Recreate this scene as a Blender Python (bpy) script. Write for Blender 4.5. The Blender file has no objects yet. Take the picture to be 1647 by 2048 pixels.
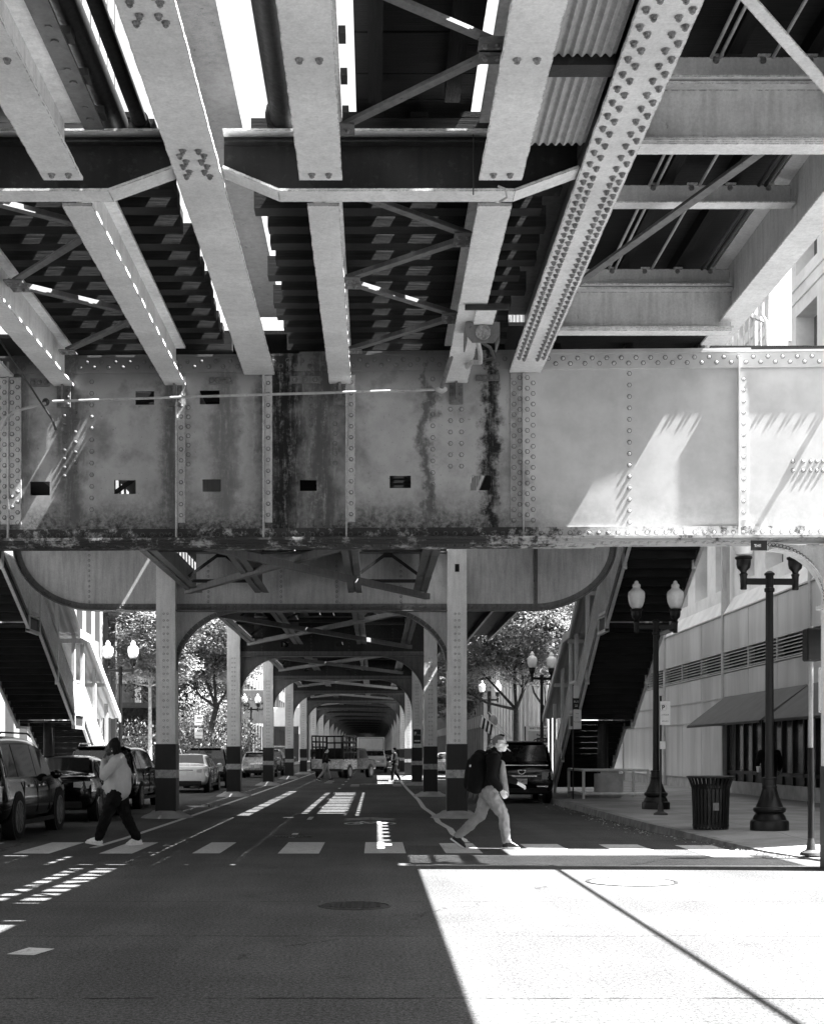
import bpy, bmesh, math, random
from mathutils import Vector, Matrix
random.seed(7)
SC = bpy.context.scene
COL = SC.collection
F, H0, VX, VY = 2700.0, 1.545, 750.0, 1503.0     # focal length in photo pixels, eye height, vanishing point
R = math.radians

def gnd(px, py, z=0.0):
    "where a pixel of the photo meets the level z"
    Y = F * (H0 - z) / (py - VY)
    return ((px - VX) * Y / F, Y)

def at(px, py, Y):
    return ((px - VX) * Y / F, Y, H0 + (VY - py) * Y / F)

# ------------------------------------------------------------------ mesh builder
class MB:
    def __init__(s):
        s.v = []; s.f = []; s.marks = []
    def mat(s, k): s.marks.append((len(s.f), k)); return s
    def add(s, vs, fs):
        b = len(s.v); s.v.extend(vs)
        s.f.extend([tuple(b + i for i in f) for f in fs]); return s
    def box(s, x0, x1, y0, y1, z0, z1):
        if x0 > x1: x0, x1 = x1, x0
        if y0 > y1: y0, y1 = y1, y0
        if z0 > z1: z0, z1 = z1, z0
        return s.add([(x0,y0,z0),(x1,y0,z0),(x1,y1,z0),(x0,y1,z0),(x0,y0,z1),(x1,y0,z1),(x1,y1,z1),(x0,y1,z1)],
              [(0,3,2,1),(4,5,6,7),(0,1,5,4),(1,2,6,5),(2,3,7,6),(3,0,4,7)])
    def bar(s, p, q, w, h, up=(0,0,1)):
        "rectangular bar from p to q, w across, h along up"
        p = Vector(p); q = Vector(q); d = (q - p).normalized(); u = Vector(up)
        if abs(d.dot(u)) > .98: u = Vector((1,0,0))
        a = d.cross(u).normalized(); c = a.cross(d).normalized()
        vs = []
        for e in (p, q):
            for i, j in ((-1,-1),(1,-1),(1,1),(-1,1)):
                vs.append(tuple(e + a*(i*w/2) + c*(j*h/2)))
        return s.add(vs, [(0,1,2,3),(7,6,5,4),(0,4,5,1),(1,5,6,2),(2,6,7,3),(3,7,4,0)])
    def angle(s, p, q, w, t=.012, up=(0,0,1), flip=1):
        "an L section bar"
        p = Vector(p); q = Vector(q); d = (q - p).normalized(); u = Vector(up)
        a = d.cross(u).normalized(); c = a.cross(d).normalized()
        s.bar(p, q, w, t, up)
        o = a*(flip*(w/2 - t/2)) + c*(w/2 + .001)
        s.bar(p + o, q + o, t, w - t, up)
        return s
    def tube(s, pts, r, n=8, caps=True):
        pts = [Vector(p) for p in pts]
        rs = r if isinstance(r, (list, tuple)) else [r]*len(pts)
        b = len(s.v); prev = None
        for i, p in enumerate(pts):
            d = (pts[min(i+1, len(pts)-1)] - pts[max(i-1, 0)]).normalized()
            if prev is None:
                u = Vector((0,0,1)) if abs(d.z) < .9 else Vector((1,0,0))
                a = d.cross(u).normalized()
            else:
                a = (prev - d*prev.dot(d)).normalized()
            prev = a; c = d.cross(a)
            for k in range(n):
                t = 2*math.pi*k/n
                s.v.append(tuple(p + (a*math.cos(t) + c*math.sin(t))*rs[i]))
        for i in range(len(pts)-1):
            for k in range(n):
                s.f.append((b+i*n+k, b+i*n+(k+1)%n, b+(i+1)*n+(k+1)%n, b+(i+1)*n+k))
        if caps:
            s.f.append(tuple(b+k for k in reversed(range(n))))
            s.f.append(tuple(b+(len(pts)-1)*n+k for k in range(n)))
        return s
    def lathe(s, prof, c=(0,0,0), n=20, flute=None, axis='z'):
        b = len(s.v); m = len(prof)
        for i, (r, z) in enumerate(prof):
            for k in range(n):
                t = 2*math.pi*k/n
                rr = r
                if flute and flute[0] <= z <= flute[1] and k % 2: rr = r*flute[2]
                x, y = rr*math.cos(t), rr*math.sin(t)
                if axis == 'z': s.v.append((c[0]+x, c[1]+y, c[2]+z))
                elif axis == 'x': s.v.append((c[0]+z, c[1]+x, c[2]+y))
                else: s.v.append((c[0]+x, c[1]+z, c[2]+y))
        for i in range(m-1):
            for k in range(n):
                q = (b+i*n+k, b+i*n+(k+1)%n, b+(i+1)*n+(k+1)%n, b+(i+1)*n+k)
                s.f.append(q if axis != 'y' else q[::-1])
        s.f.append(tuple(b+k for k in reversed(range(n)))); s.f.append(tuple(b+(m-1)*n+k for k in range(n)))
        return s
    def prism(s, poly, axis, lo, hi):
        "2-D outline pushed along an axis: 'y' takes (x,z), 'x' takes (y,z), 'z' takes (x,y)"
        def P(u, w, t):
            return (u,t,w) if axis == 'y' else ((t,u,w) if axis == 'x' else (u,w,t))
        n = len(poly); b = len(s.v)
        s.v.extend([P(u,w,lo) for u,w in poly]); s.v.extend([P(u,w,hi) for u,w in poly])
        s.f.append(tuple(range(b, b+n))); s.f.append(tuple(reversed(range(b+n, b+2*n))))
        for i in range(n):
            j = (i+1) % n
            s.f.append((b+i, b+n+i, b+n+j, b+j))
        return s
    def sheet(s, poly, z):
        b = len(s.v); s.v.extend([(x,y,z) for x,y in poly]); s.f.append(tuple(range(b, b+len(poly)))); return s
    def rivet(s, c, nrm, r=.022, n=6, hgt=.6):
        c = Vector(c); d = Vector(nrm).normalized()
        u = Vector((0,0,1)) if abs(d.z) < .9 else Vector((1,0,0))
        a = d.cross(u).normalized(); e = d.cross(a)
        b = len(s.v)
        for rr, h in ((r, 0), (r*.72, r*hgt*.75), (r*1.28, .0015)):
            for k in range(n):
                t = 2*math.pi*k/n
                s.v.append(tuple(c + (a*math.cos(t)+e*math.sin(t))*rr + d*h))
        s.v.append(tuple(c + d*(r*hgt)))
        s.mat(0)
        for k in range(n):
            k2 = (k+1) % n
            s.f.append((b+k, b+k2, b+n+k2, b+n+k)); s.f.append((b+n+k, b+n+k2, b+3*n))
        s.mat(1); s.f.append(tuple(b+2*n+k for k in range(n))); s.mat(0)      # dark ring round the head
        return s
    def bolt(s, c, nrm, r=.026, L=.04):
        "hexagon head with a stub of thread"
        c = Vector(c); d = Vector(nrm).normalized(); s.mat(2)
        s.tube([c - d*.002, c + d*.006], r*1.3, 10)
        s.tube([c + d*.004, c + d*(.006 + r*.9)], r, 6)
        s.tube([c + d*.004, c + d*(.006 + r*.9 + L*.22)], r*.55, 6)
        return s.mat(0)
    def blob(s, c, r, n=10, m=6):
        "ellipsoid"
        rx, ry, rz = r if isinstance(r, (tuple, list)) else (r, r, r)
        b = len(s.v)
        s.v.append((c[0], c[1], c[2]-rz))
        for i in range(1, m):
            ph = -math.pi/2 + math.pi*i/m
            for k in range(n):
                t = 2*math.pi*k/n
                s.v.append((c[0]+rx*math.cos(ph)*math.cos(t), c[1]+ry*math.cos(ph)*math.sin(t), c[2]+rz*math.sin(ph)))
        s.v.append((c[0], c[1], c[2]+rz)); top = len(s.v)-1
        for k in range(n):
            s.f.append((b, b+1+(k+1)%n, b+1+k))
            s.f.append((top, b+1+(m-2)*n+k, b+1+(m-2)*n+(k+1)%n))
        for i in range(m-2):
            for k in range(n):
                s.f.append((b+1+i*n+k, b+1+i*n+(k+1)%n, b+1+(i+1)*n+(k+1)%n, b+1+(i+1)*n+k))
        return s
    def limb(s, p, q, r1, r2, n=12):
        "tapered capsule, to be fused by a voxel remesh"
        p = Vector(p); q = Vector(q)
        s.blob(p, r1, n, 8); s.blob(q, r2, n, 8)
        if (q-p).length > 1e-4: s.tube([p, q], [r1, r2], n)
        return s
    def plate(s, x0, x1, z0, z1, y0, y1, holes=()):
        "upright plate facing -y with rectangular openings (xa,xb,za,zb)"
        xs = sorted({x0, x1} | {h[0] for h in holes} | {h[1] for h in holes})
        zs = sorted({z0, z1} | {h[2] for h in holes} | {h[3] for h in holes})
        def solid(i, j):
            if i < 0 or j < 0 or i >= len(xs)-1 or j >= len(zs)-1: return False
            cx, cz = (xs[i]+xs[i+1])/2, (zs[j]+zs[j+1])/2
            return not any(h[0] < cx < h[1] and h[2] < cz < h[3] for h in holes)
        idx = {}
        def V(i, j, y):
            k = (i, j, y)
            if k not in idx:
                idx[k] = len(s.v); s.v.append((xs[i], y, zs[j]))
            return idx[k]
        for i in range(len(xs)-1):
            for j in range(len(zs)-1):
                if not solid(i, j): continue
                s.f.append((V(i,j,y0), V(i+1,j,y0), V(i+1,j+1,y0), V(i,j+1,y0)))
                s.f.append((V(i,j+1,y1), V(i+1,j+1,y1), V(i+1,j,y1), V(i,j,y1)))
                if not solid(i-1, j): s.f.append((V(i,j,y1), V(i,j,y0), V(i,j+1,y0), V(i,j+1,y1)))
                if not solid(i+1, j): s.f.append((V(i+1,j,y0), V(i+1,j,y1), V(i+1,j+1,y1), V(i+1,j+1,y0)))
                if not solid(i, j-1): s.f.append((V(i,j,y0), V(i,j,y1), V(i+1,j,y1), V(i+1,j,y0)))
                if not solid(i, j+1): s.f.append((V(i,j+1,y1), V(i,j+1,y0), V(i+1,j+1,y0), V(i+1,j+1,y1)))
        return s
    def ibeam_y(s, xc, y0, y1, zb, zt, wb, wt=None, tf=.028, tw=.02):
        wt = wt or wb
        s.box(xc-wb/2, xc+wb/2, y0, y1, zb, zb+tf)
        s.box(xc-wt/2, xc+wt/2, y0, y1, zt-tf, zt)
        s.box(xc-tw/2, xc+tw/2, y0+.002, y1-.002, zb+tf-.003, zt-tf+.003)
        return s
    def ibeam_x(s, yc, x0, x1, zb, zt, wb, tf=.025, tw=.02):
        s.box(x0, x1, yc-wb/2, yc+wb/2, zb, zb+tf)
        s.box(x0, x1, yc-wb/2, yc+wb/2, zt-tf, zt)
        s.box(x0+.002, x1-.002, yc-tw/2, yc+tw/2, zb+tf-.003, zt-tf+.003)
        return s
    def build(s, name, mat, parent=None, smooth=False, bevel=0, loc=None):
        off = Vector((0,0,0))
        if parent is not None: off = Vector(parent.get('_o', (0,0,0)))
        elif loc is not None: off = Vector(loc)
        me = bpy.data.meshes.new(name)
        me.from_pydata([(v[0]-off.x, v[1]-off.y, v[2]-off.z) for v in s.v], [], s.f)
        me.update()
        if mat: me.materials.append(mat)
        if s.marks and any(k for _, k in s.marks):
            me.materials.append(M['rivet_ring']); me.materials.append(M['bolt'])
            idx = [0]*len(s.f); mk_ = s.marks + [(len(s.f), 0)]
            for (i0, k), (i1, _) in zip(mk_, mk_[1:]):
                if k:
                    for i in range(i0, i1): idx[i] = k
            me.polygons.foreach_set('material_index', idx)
        if smooth:
            me.polygons.foreach_set('use_smooth', [True]*len(me.polygons))
            if smooth != 'all':
                try: me.set_sharp_from_angle(angle=R(38))
                except Exception: pass
        o = bpy.data.objects.new(name, me); COL.objects.link(o)
        if parent is not None:
            o.parent = parent
        elif loc is not None:
            o.location = loc
        o['_o'] = tuple(off)
        if bevel:
            b = o.modifiers.new('bevel', 'BEVEL'); b.width = bevel; b.segments = 1; b.limit_method = 'ANGLE'; b.angle_limit = R(50)
        return o

def tag(o, label, cat, group=None):
    o['label'] = label; o['category'] = cat
    if group: o['group'] = group
    return o
def struct(o, kind='structure'):
    o['kind'] = kind; return o
def thing(name, label, cat, loc=(0,0,0), rz=0, group=None, local=False):
    "an Empty at the base of a thing; local=True: its parts are modelled round the origin"
    o = bpy.data.objects.new(name, None); COL.objects.link(o)
    o.empty_display_size = .1
    o.location = loc; o.rotation_euler = (0,0,rz)
    o['_o'] = (0.0,0.0,0.0) if local else tuple(float(c) for c in loc)
    return tag(o, label, cat, group)
def kids(o):
    return [c for c in bpy.data.objects if c.parent == o]
def copy_tree(o, loc=None, rz=None, label=None, kidmap=None, parent=None):
    if kidmap is None:
        kidmap = {}
        for c in bpy.data.objects:
            if c.parent: kidmap.setdefault(c.parent, []).append(c)
    c = o.copy(); COL.objects.link(c)
    if parent is not None: c.parent = parent
    for k in kidmap.get(o, []): copy_tree(k, kidmap=kidmap, parent=c)
    if loc is not None: c.location = loc
    if rz is not None: c.rotation_euler = (0,0,rz)
    if label: c['label'] = label
    return c
def fuse(mb, name, mat, parent, voxel=.012, it=5, smooth=True):
    "join overlapping volumes into one continuous skin"
    o = mb.build(name, mat, parent)
    m = o.modifiers.new('r', 'REMESH'); m.mode = 'VOXEL'; m.voxel_size = voxel
    k = o.modifiers.new('s', 'SMOOTH'); k.factor = .5; k.iterations = it
    bpy.context.view_layer.update()
    dg = bpy.context.evaluated_depsgraph_get()
    me = bpy.data.meshes.new_from_object(o.evaluated_get(dg))
    o.modifiers.clear(); o.data = me
    if mat and not me.materials: me.materials.append(mat)
    me.polygons.foreach_set('use_smooth', [True]*len(me.polygons))
    return o
def text_mesh(name, body, size, mat, parent, loc, rot=(R(90),0,0), depth=.002, xs=1.0, bold=0.0):
    cu = bpy.data.curves.new(name, 'FONT'); cu.body = body; cu.size = size
    cu.align_x = 'CENTER'; cu.align_y = 'CENTER'; cu.extrude = depth; cu.offset = bold
    cu.resolution_u = 3
    t = bpy.data.objects.new(name, cu); COL.objects.link(t)
    bpy.context.view_layer.update()
    me = bpy.data.meshes.new_from_object(t.evaluated_get(bpy.context.evaluated_depsgraph_get()))
    bpy.data.objects.remove(t)
    me.materials.clear(); me.materials.append(mat)
    o = bpy.data.objects.new(name, me); COL.objects.link(o)
    off = Vector(parent.get('_o', (0,0,0))) if parent else Vector((0,0,0))
    o.parent = parent
    o.location = Vector(loc) - off; o.rotation_euler = rot; o.scale = (xs,1,1)
    return o
ORD = ['first','second','third','fourth','fifth','sixth','seventh','eighth','ninth','tenth','eleventh','twelfth',
       'thirteenth','fourteenth','fifteenth','sixteenth','seventeenth','eighteenth','nineteenth','twentieth']
# ------------------------------------------------------------------ materials (all neutral greys: the photograph is black and white)
class NT:
    def __init__(s, name):
        s.m = bpy.data.materials.new(name); s.m.use_nodes = True
        s.t = s.m.node_tree; s.n = s.t.nodes; s.b = s.n['Principled BSDF']; s.L = s.t.links
        s.tc = s.n.new('ShaderNodeTexCoord')
    def link(s, a, b): s.L.new(a, b)
    def inp(s, node, i, v):
        if isinstance(v, (int, float)): node.inputs[i].default_value = v
        else: s.link(v, node.inputs[i])
    def math(s, op, a, b=0.0, c=0.0, clamp=False):
        n = s.n.new('ShaderNodeMath'); n.operation = op; n.use_clamp = clamp
        s.inp(n, 0, a); s.inp(n, 1, b); s.inp(n, 2, c); return n.outputs[0]
    def noise(s, scale=5, detail=4, rough=.6, sc=(1,1,1), src=None, dist=0.0):
        mp = s.n.new('ShaderNodeMapping'); mp.inputs['Scale'].default_value = sc
        s.link(src or s.tc.outputs['Object'], mp.inputs['Vector'])
        n = s.n.new('ShaderNodeTexNoise'); n.inputs['Scale'].default_value = scale
        n.inputs['Detail'].default_value = detail; n.inputs['Roughness'].default_value = rough
        n.inputs['Distortion'].default_value = dist
        s.link(mp.outputs[0], n.inputs['Vector']); return n.outputs['Fac']
    def remap(s, v, a, b, c=0.0, d=1.0):
        n = s.n.new('ShaderNodeMapRange'); n.inputs[1].default_value = a; n.inputs[2].default_value = b
        n.inputs[3].default_value = c; n.inputs[4].default_value = d
        n.interpolation_type = 'SMOOTHSTEP'
        s.link(v, n.inputs[0]); return n.outputs[0]
    def xyz(s):
        n = s.n.new('ShaderNodeSeparateXYZ'); s.link(s.tc.outputs['Object'], n.inputs[0]); return n.outputs
    def col(s, v):
        n = s.n.new('ShaderNodeCombineColor')
        for i in range(3): s.inp(n, i, v)
        s.link(n.outputs[0], s.b.inputs['Base Color'])
    def rough(s, v): s.inp(s.b, 'Roughness', v)
    def spec(s, v): s.b.inputs['Specular IOR Level'].default_value = v
    def bump(s, h, strength=.3, dist=.02):
        n = s.n.new('ShaderNodeBump'); n.inputs['Strength'].default_value = strength; n.inputs['Distance'].default_value = dist
        s.link(h, n.inputs['Height']); s.link(n.outputs[0], s.b.inputs['Normal'])
def steel(name, base, rust=.5, streak=.35, rough=.55, pit=.035, spot=.62, edge=0.0):
    t = NT(name)
    big = t.remap(t.noise(1.1, 5, .6), .3, .7, .86, 1.1)
    st = t.remap(t.noise(4, 5, .65, (3, 3, .35)), .35, .75, 1.0, 1.0 - streak)
    sp = t.remap(t.noise(9, 9, .72), spot, spot+.07, 0, rust)
    fine = t.remap(t.noise(38, 5, .75), .3, .7, .88, 1.09)
    v = t.math('MULTIPLY', t.math('MULTIPLY', big, st), t.math('MULTIPLY', fine, base))
    v = t.math('ADD', t.math('MULTIPLY', v, t.math('SUBTRACT', 1.0, sp)), t.math('MULTIPLY', sp, pit))
    if edge:
        bv = t.n.new('ShaderNodeBevel'); bv.samples = 4; bv.inputs['Radius'].default_value = .022
        ge = t.n.new('ShaderNodeNewGeometry'); dt = t.n.new('ShaderNodeVectorMath'); dt.operation = 'DOT_PRODUCT'
        t.link(bv.outputs[0], dt.inputs[0]); t.link(ge.outputs['Normal'], dt.inputs[1])
        ek = t.math('MULTIPLY', t.remap(dt.outputs['Value'], .80, .995, 1, 0), t.remap(t.noise(16, 6, .75), .42, .58, .0, edge))
        v = t.math('MULTIPLY', v, t.math('SUBTRACT', 1.0, ek))
    t.col(v); t.rough(rough); t.spec(.35)
    t.bump(t.math('ADD', t.noise(45, 5, .65), t.math('MULTIPLY', sp, -.8)), .22, .012)
    return t.m
def plain(name, base, rough=.6, var=.12, scale=6, metal=0.0, spec=.4, bump=.1, bscale=60, coat=0):
    t = NT(name)
    v = t.math('MULTIPLY', t.remap(t.noise(scale, 6, .65), .3, .7, 1-var, 1+var), base)
    t.col(v); t.rough(t.remap(t.noise(scale*2, 4), .3, .7, rough*.85, min(1, rough*1.15))); t.spec(spec)
    t.b.inputs['Metallic'].default_value = metal
    if coat: t.b.inputs['Coat Weight'].default_value = coat; t.b.inputs['Coat Roughness'].default_value = .06
    if bump: t.bump(t.noise(bscale, 4), bump, .01)
    return t.m
def wood(name, base, axis='x', var=.5):
    t = NT(name)
    sc = {'x': (.6, 14, 14), 'y': (14, .6, 14)}[axis]
    g = t.remap(t.noise(3, 8, .7, sc), .3, .7, 1-var, 1+var)
    v = t.math('MULTIPLY', g, t.math('MULTIPLY', t.remap(t.noise(1.3, 4), .3, .7, .75, 1.25), base))
    t.col(v); t.rough(.85); t.spec(.2)
    t.bump(t.noise(3, 8, .7, sc), .5, .01); return t.m
M = {}
M['rivet_ring'] = plain('rivet_ring', .10, .9, .4, 20)
M['steel'] = steel('painted_steel', .74, .85, .16, spot=.655, edge=.9)
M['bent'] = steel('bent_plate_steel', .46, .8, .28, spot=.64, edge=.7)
M['girder'] = steel('girder_steel', .70, .8, .24, spot=.64, edge=.8)
M['steel_mid'] = steel('weathered_steel', .15, .85, .35, spot=.60)  # weathered grey, lowered further to hold tunnel shade
M['steel_dark'] = steel('dark_steel', .018, .7, .4, spot=.56)  # near-black steel, also imitates shade on webs and far bents
M['column'] = steel('column_steel', .72, .7, .18, spot=.66, edge=.7)
M['rust'] = steel('rusty_steel', .035, .5, .3, spot=.5)
M['bolt'] = plain('dark_bolt', .22, .45, .5, 30, .2)
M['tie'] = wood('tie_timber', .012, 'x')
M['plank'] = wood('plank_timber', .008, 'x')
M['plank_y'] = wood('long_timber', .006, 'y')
M['black'] = plain('black_paint', .006, .6, .3, 12, spec=.25)
M['black_base'] = steel('column_base_paint', .014, .35, .3, rough=.5, pit=.25, spot=.68)
M['band'] = plain('scuffed_band', .34, .6, .35, 14)
M['iron'] = plain('lamp_iron', .004, .42, .3, 20, spec=.3, bump=.25, bscale=25)
M['globe'] = plain('milk_glass', .82, .25, .06, 8, spec=.5, bump=0)
M['white_paint'] = plain('white_paint', .6, .5, .10, 5)
M['stair_steel'] = steel('stair_paint', .64, .4, .15, spot=.70, edge=.5)
M['stair_wood'] = wood('stair_tread', .016, 'x', .4)
M['glass'] = plain('dark_glass', .02, .06, .1, 4, spec=.7, bump=0)
M['glass_soft'] = plain('window_glass', .06, .12, .4, 1.2, spec=.7, bump=0)
M['tyre'] = plain('tyre_rubber', .007, .8, .2, 20)
M['rim'] = plain('wheel_rim', .14, .35, .15, 12, metal=.6, bump=0)
M['car_black'] = plain('black_car_paint', .002, .12, .1, 4, spec=.4, bump=0, coat=.25)
M['car_white'] = plain('white_car_paint', .6, .25, .04, 4, spec=.5, bump=0, coat=1)
M['car_silver'] = plain('silver_car_paint', .40, .28, .05, 4, metal=.35, bump=0, coat=1)
M['car_grey'] = plain('grey_car_paint', .05, .25, .05, 4, spec=.5, bump=0, coat=1)
M['chrome'] = plain('chrome', .75, .12, .05, 4, metal=1, bump=0)
M['taillamp'] = plain('tail_lamp', .34, .15, .3, 40, spec=.7, bump=0)
M['lens'] = plain('clear_lens', .55, .15, .2, 40, spec=.7, bump=0)
M['number_plate'] = plain('number_plate', .6, .4, .1, 20, bump=0)
M['concrete'] = plain('concrete', .30, .85, .2, 3, spec=.2, bump=.35, bscale=40)
M['concrete_lt'] = plain('pale_concrete', .46, .8, .18, 2.5, spec=.2, bump=.3)
M['kerb'] = plain('kerb_stone', .20, .85, .35, 5, spec=.2, bump=.4)
M['stone'] = plain('pale_stone', .72, .75, .14, 1.0, spec=.3, bump=.15)
M['tower'] = plain('tower_stone', .13, .75, .12, .6)
M['stone_grey'] = plain('grey_stone', .16, .8, .15, 1.0, spec=.3)
M['mark'] = None
M['sign_white'] = plain('sign_white', .70, .45, .06, 8, bump=0)
M['sign_black'] = plain('sign_black', .01, .5, .1, 8, bump=0)
M['canvas'] = plain('awning_canvas', .11, .85, .12, 2, spec=.1, bump=.15)
M['skin_dark'] = plain('dark_skin', .035, .5, .1, 20, bump=.05)
M['skin'] = plain('fair_skin', .60, .5, .07, 20, bump=.05)
M['hair'] = plain('black_hair', .003, .7, .4, 60, spec=.2, bump=.6, bscale=150)
M['hair_grey'] = plain('cropped_hair', .14, .7, .4, 90, bump=.6, bscale=200)
M['hood'] = plain('grey_sweatshirt', .40, .9, .10, 5, spec=.1, bump=.3, bscale=14)
M['cloth_black'] = plain('black_cloth', .005, .9, .3, 10, spec=.15, bump=.3, bscale=20)
M['cloth_dark'] = plain('dark_cloth', .016, .9, .3, 10, spec=.15, bump=.3, bscale=20)
M['khaki'] = plain('khaki_cloth', .27, .9, .18, 6, spec=.1, bump=.9, bscale=14)
M['jacket'] = plain('grey_jacket', .22, .85, .25, 8, spec=.15, bump=.4, bscale=16)
M['shoe_white'] = plain('white_shoe', .62, .6, .15, 30, bump=.2)
M['shoe_black'] = plain('black_shoe', .006, .35, .2, 20)
M['sole'] = plain('pale_sole', .6, .6, .1, 20)
M['roof_sheet'] = plain('ribbed_sheet', .45, .45, .10, 2, spec=.5, bump=.05)
M['galv'] = steel('galvanised_sheet', .42, .35, .3, rough=.4, spot=.66)
M['bark'] = plain('bark', .05, .95, .5, 8, spec=.1, bump=.9, bscale=18)
M['bark_pale'] = plain('pale_bark', .38, .9, .35, 9, spec=.1, bump=.7, bscale=18)
M['fence_iron'] = plain('rail_iron', .07, .5, .2, 10)
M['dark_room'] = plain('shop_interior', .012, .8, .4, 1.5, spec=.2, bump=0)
M['lit'] = plain('bright_panel', .8, .5, .05, 3, bump=0)

def panel_mat():
    "metal facade panels with wavy upright streaks of paler and darker tone"
    t = NT('facade_panel')
    st = t.remap(t.noise(1.1, 4, .55, (1, .7, .12), dist=.6), .30, .70, .72, 1.12)
    st2 = t.remap(t.noise(3.5, 6, .65, (1, 1.6, .25), dist=.5), .35, .7, .95, 1.03)
    t.col(t.math('MULTIPLY', t.math('MULTIPLY', st, st2), .50))
    t.rough(.38); t.spec(.5); 
    t.bump(t.noise(2.2, 3, .5, (1, 1, .3)), .12, .05); return t.m
M['panel'] = panel_mat()

def foliage(name, base, trans=.3):
    t = NT(name)
    v = t.math('MULTIPLY', t.remap(t.noise(1.2, 4, .6), .3, .7, .55, 1.5), base)
    t.col(v); t.rough(.55); t.spec(.35)
    tr = t.n.new('ShaderNodeBsdfTranslucent'); cc = t.n.new('ShaderNodeCombineColor')
    for i in range(3): t.link(v, cc.inputs[i])
    t.link(cc.outputs[0], tr.inputs[0])
    mx = t.n.new('ShaderNodeMixShader'); mx.inputs[0].default_value = trans
    t.link(t.b.outputs[0], mx.inputs[1]); t.link(tr.outputs[0], mx.inputs[2])
    t.link(mx.outputs[0], t.n['Material Output'].inputs['Surface']); return t.m
M['leaf'] = foliage('leaf_pale', .26, .45)
M['leaf_dark'] = foliage('leaf_dark', .04, .2)

def asphalt():
    t = NT('asphalt'); x, y, z = t.xyz()
    big = t.math('MULTIPLY', t.remap(t.noise(.35, 6, .65), .3, .7, .80, 1.16), t.remap(t.noise(1.7, 8, .75), .55, .72, 1.0, .72))
    lane = t.remap(t.noise(1.0, 4, .6, (1.5, .10, 1)), .3, .7, .88, 1.1)
    gr = t.remap(t.noise(34, 4, .85), .34, .66, .42, 1.58)
    gr2 = t.remap(t.noise(85, 2, .7), .35, .65, .62, 1.38)
    v = t.math('MULTIPLY', t.math('MULTIPLY', big, lane), t.math('MULTIPLY', t.math('MULTIPLY', gr, gr2), .077))
    w1 = t.math('MULTIPLY', t.math('SUBTRACT', t.noise(1.3, 8, .7), .5), .35)
    w2 = t.math('MULTIPLY', t.math('SUBTRACT', t.noise(.9, 9, .75, (1,1,1), dist=.8), .5), 1.2)
    gate = t.noise(2.2, 5, .7)
    crack = None
    for c, w, wob in ((11.3, .012, w1), (8.45, .018, w1), (13.9, .008, w1), (23.4, .02, w1), (33.5, .05, w1)):
        d = t.math('ABSOLUTE', t.math('SUBTRACT', t.math('ADD', y, t.math('MULTIPLY', wob, .4)), c))
        k = t.math('MULTIPLY', t.remap(d, w*.4, w*1.4, 1, 0), t.remap(gate, .40, .52))
        crack = k if crack is None else t.math('MAXIMUM', crack, k)
    for c, w in ((1.15, .012), (-5.5, .02)):
        d = t.math('ABSOLUTE', t.math('SUBTRACT', t.math('ADD', x, t.math('ADD', w2, t.math('MULTIPLY', t.math('SUBTRACT', y, 14.0), -.55 if c > 0 else .05))), c))
        k = t.math('MULTIPLY', t.remap(d, w*.4, w*1.4, 1, 0), t.remap(t.noise(.6, 4), .50, .58))
        crack = t.math('MAXIMUM', crack, k)
    v = t.math('MULTIPLY', v, t.math('SUBTRACT', 1.0, t.math('MULTIPLY', crack, .85)))
    t.col(v); t.rough(.92); t.spec(.08)
    t.bump(t.math('ADD', t.math('ADD', t.noise(110, 2, .7), t.noise(240, 2)), t.math('MULTIPLY', crack, -2.0)), .55, .006)
    return t.m
M['asphalt'] = asphalt()
def marking():
    t = NT('road_paint')
    wear = t.remap(t.noise(7, 9, .78), .57, .66, 0, .85)
    cr = t.noise(2.6, 7, .75, dist=1.0)
    crk = t.remap(t.math('ABSOLUTE', t.math('SUBTRACT', cr, .5)), .003, .010, .8, 0)
    k = t.math('MAXIMUM', wear, crk)
    g = t.remap(t.noise(120, 2, .7), .3, .7, .8, 1.12)
    v = t.math('ADD', t.math('MULTIPLY', t.math('SUBTRACT', 1.0, k), t.math('MULTIPLY', g, .50)), t.math('MULTIPLY', k, .09))
    t.col(v); t.rough(.8); t.bump(t.noise(120, 2), .3, .004); return t.m
M['mark'] = marking()
def paving():
    t = NT('pavement_concrete'); x, y, z = t.xyz()
    v = t.math('MULTIPLY', t.remap(t.noise(.8, 6, .65), .3, .7, .75, 1.2), t.remap(t.noise(60, 3), .3, .7, .85, 1.12))
    j = None
    for c, p in ((x, 1.55), (y, 1.55)):
        d = t.math('ABSOLUTE', t.math('SUBTRACT', t.math('FRACT', t.math('DIVIDE', c, p)), .5))
        k = t.remap(d, .002, .008, 1, 0); j = k if j is None else t.math('MAXIMUM', j, k)
    sp = t.remap(t.noise(6, 6, .7), .64, .70, 1, .6)
    t.col(t.math('MULTIPLY', t.math('MULTIPLY', v, sp), t.math('MULTIPLY', t.math('SUBTRACT', 1.0, t.math('MULTIPLY', j, .55)), .26)))
    t.rough(.85); t.spec(.25); t.bump(t.math('SUBTRACT', t.noise(70, 3), t.math('MULTIPLY', j, 2.0)), .3, .006); return t.m
M['paving'] = paving()

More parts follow.
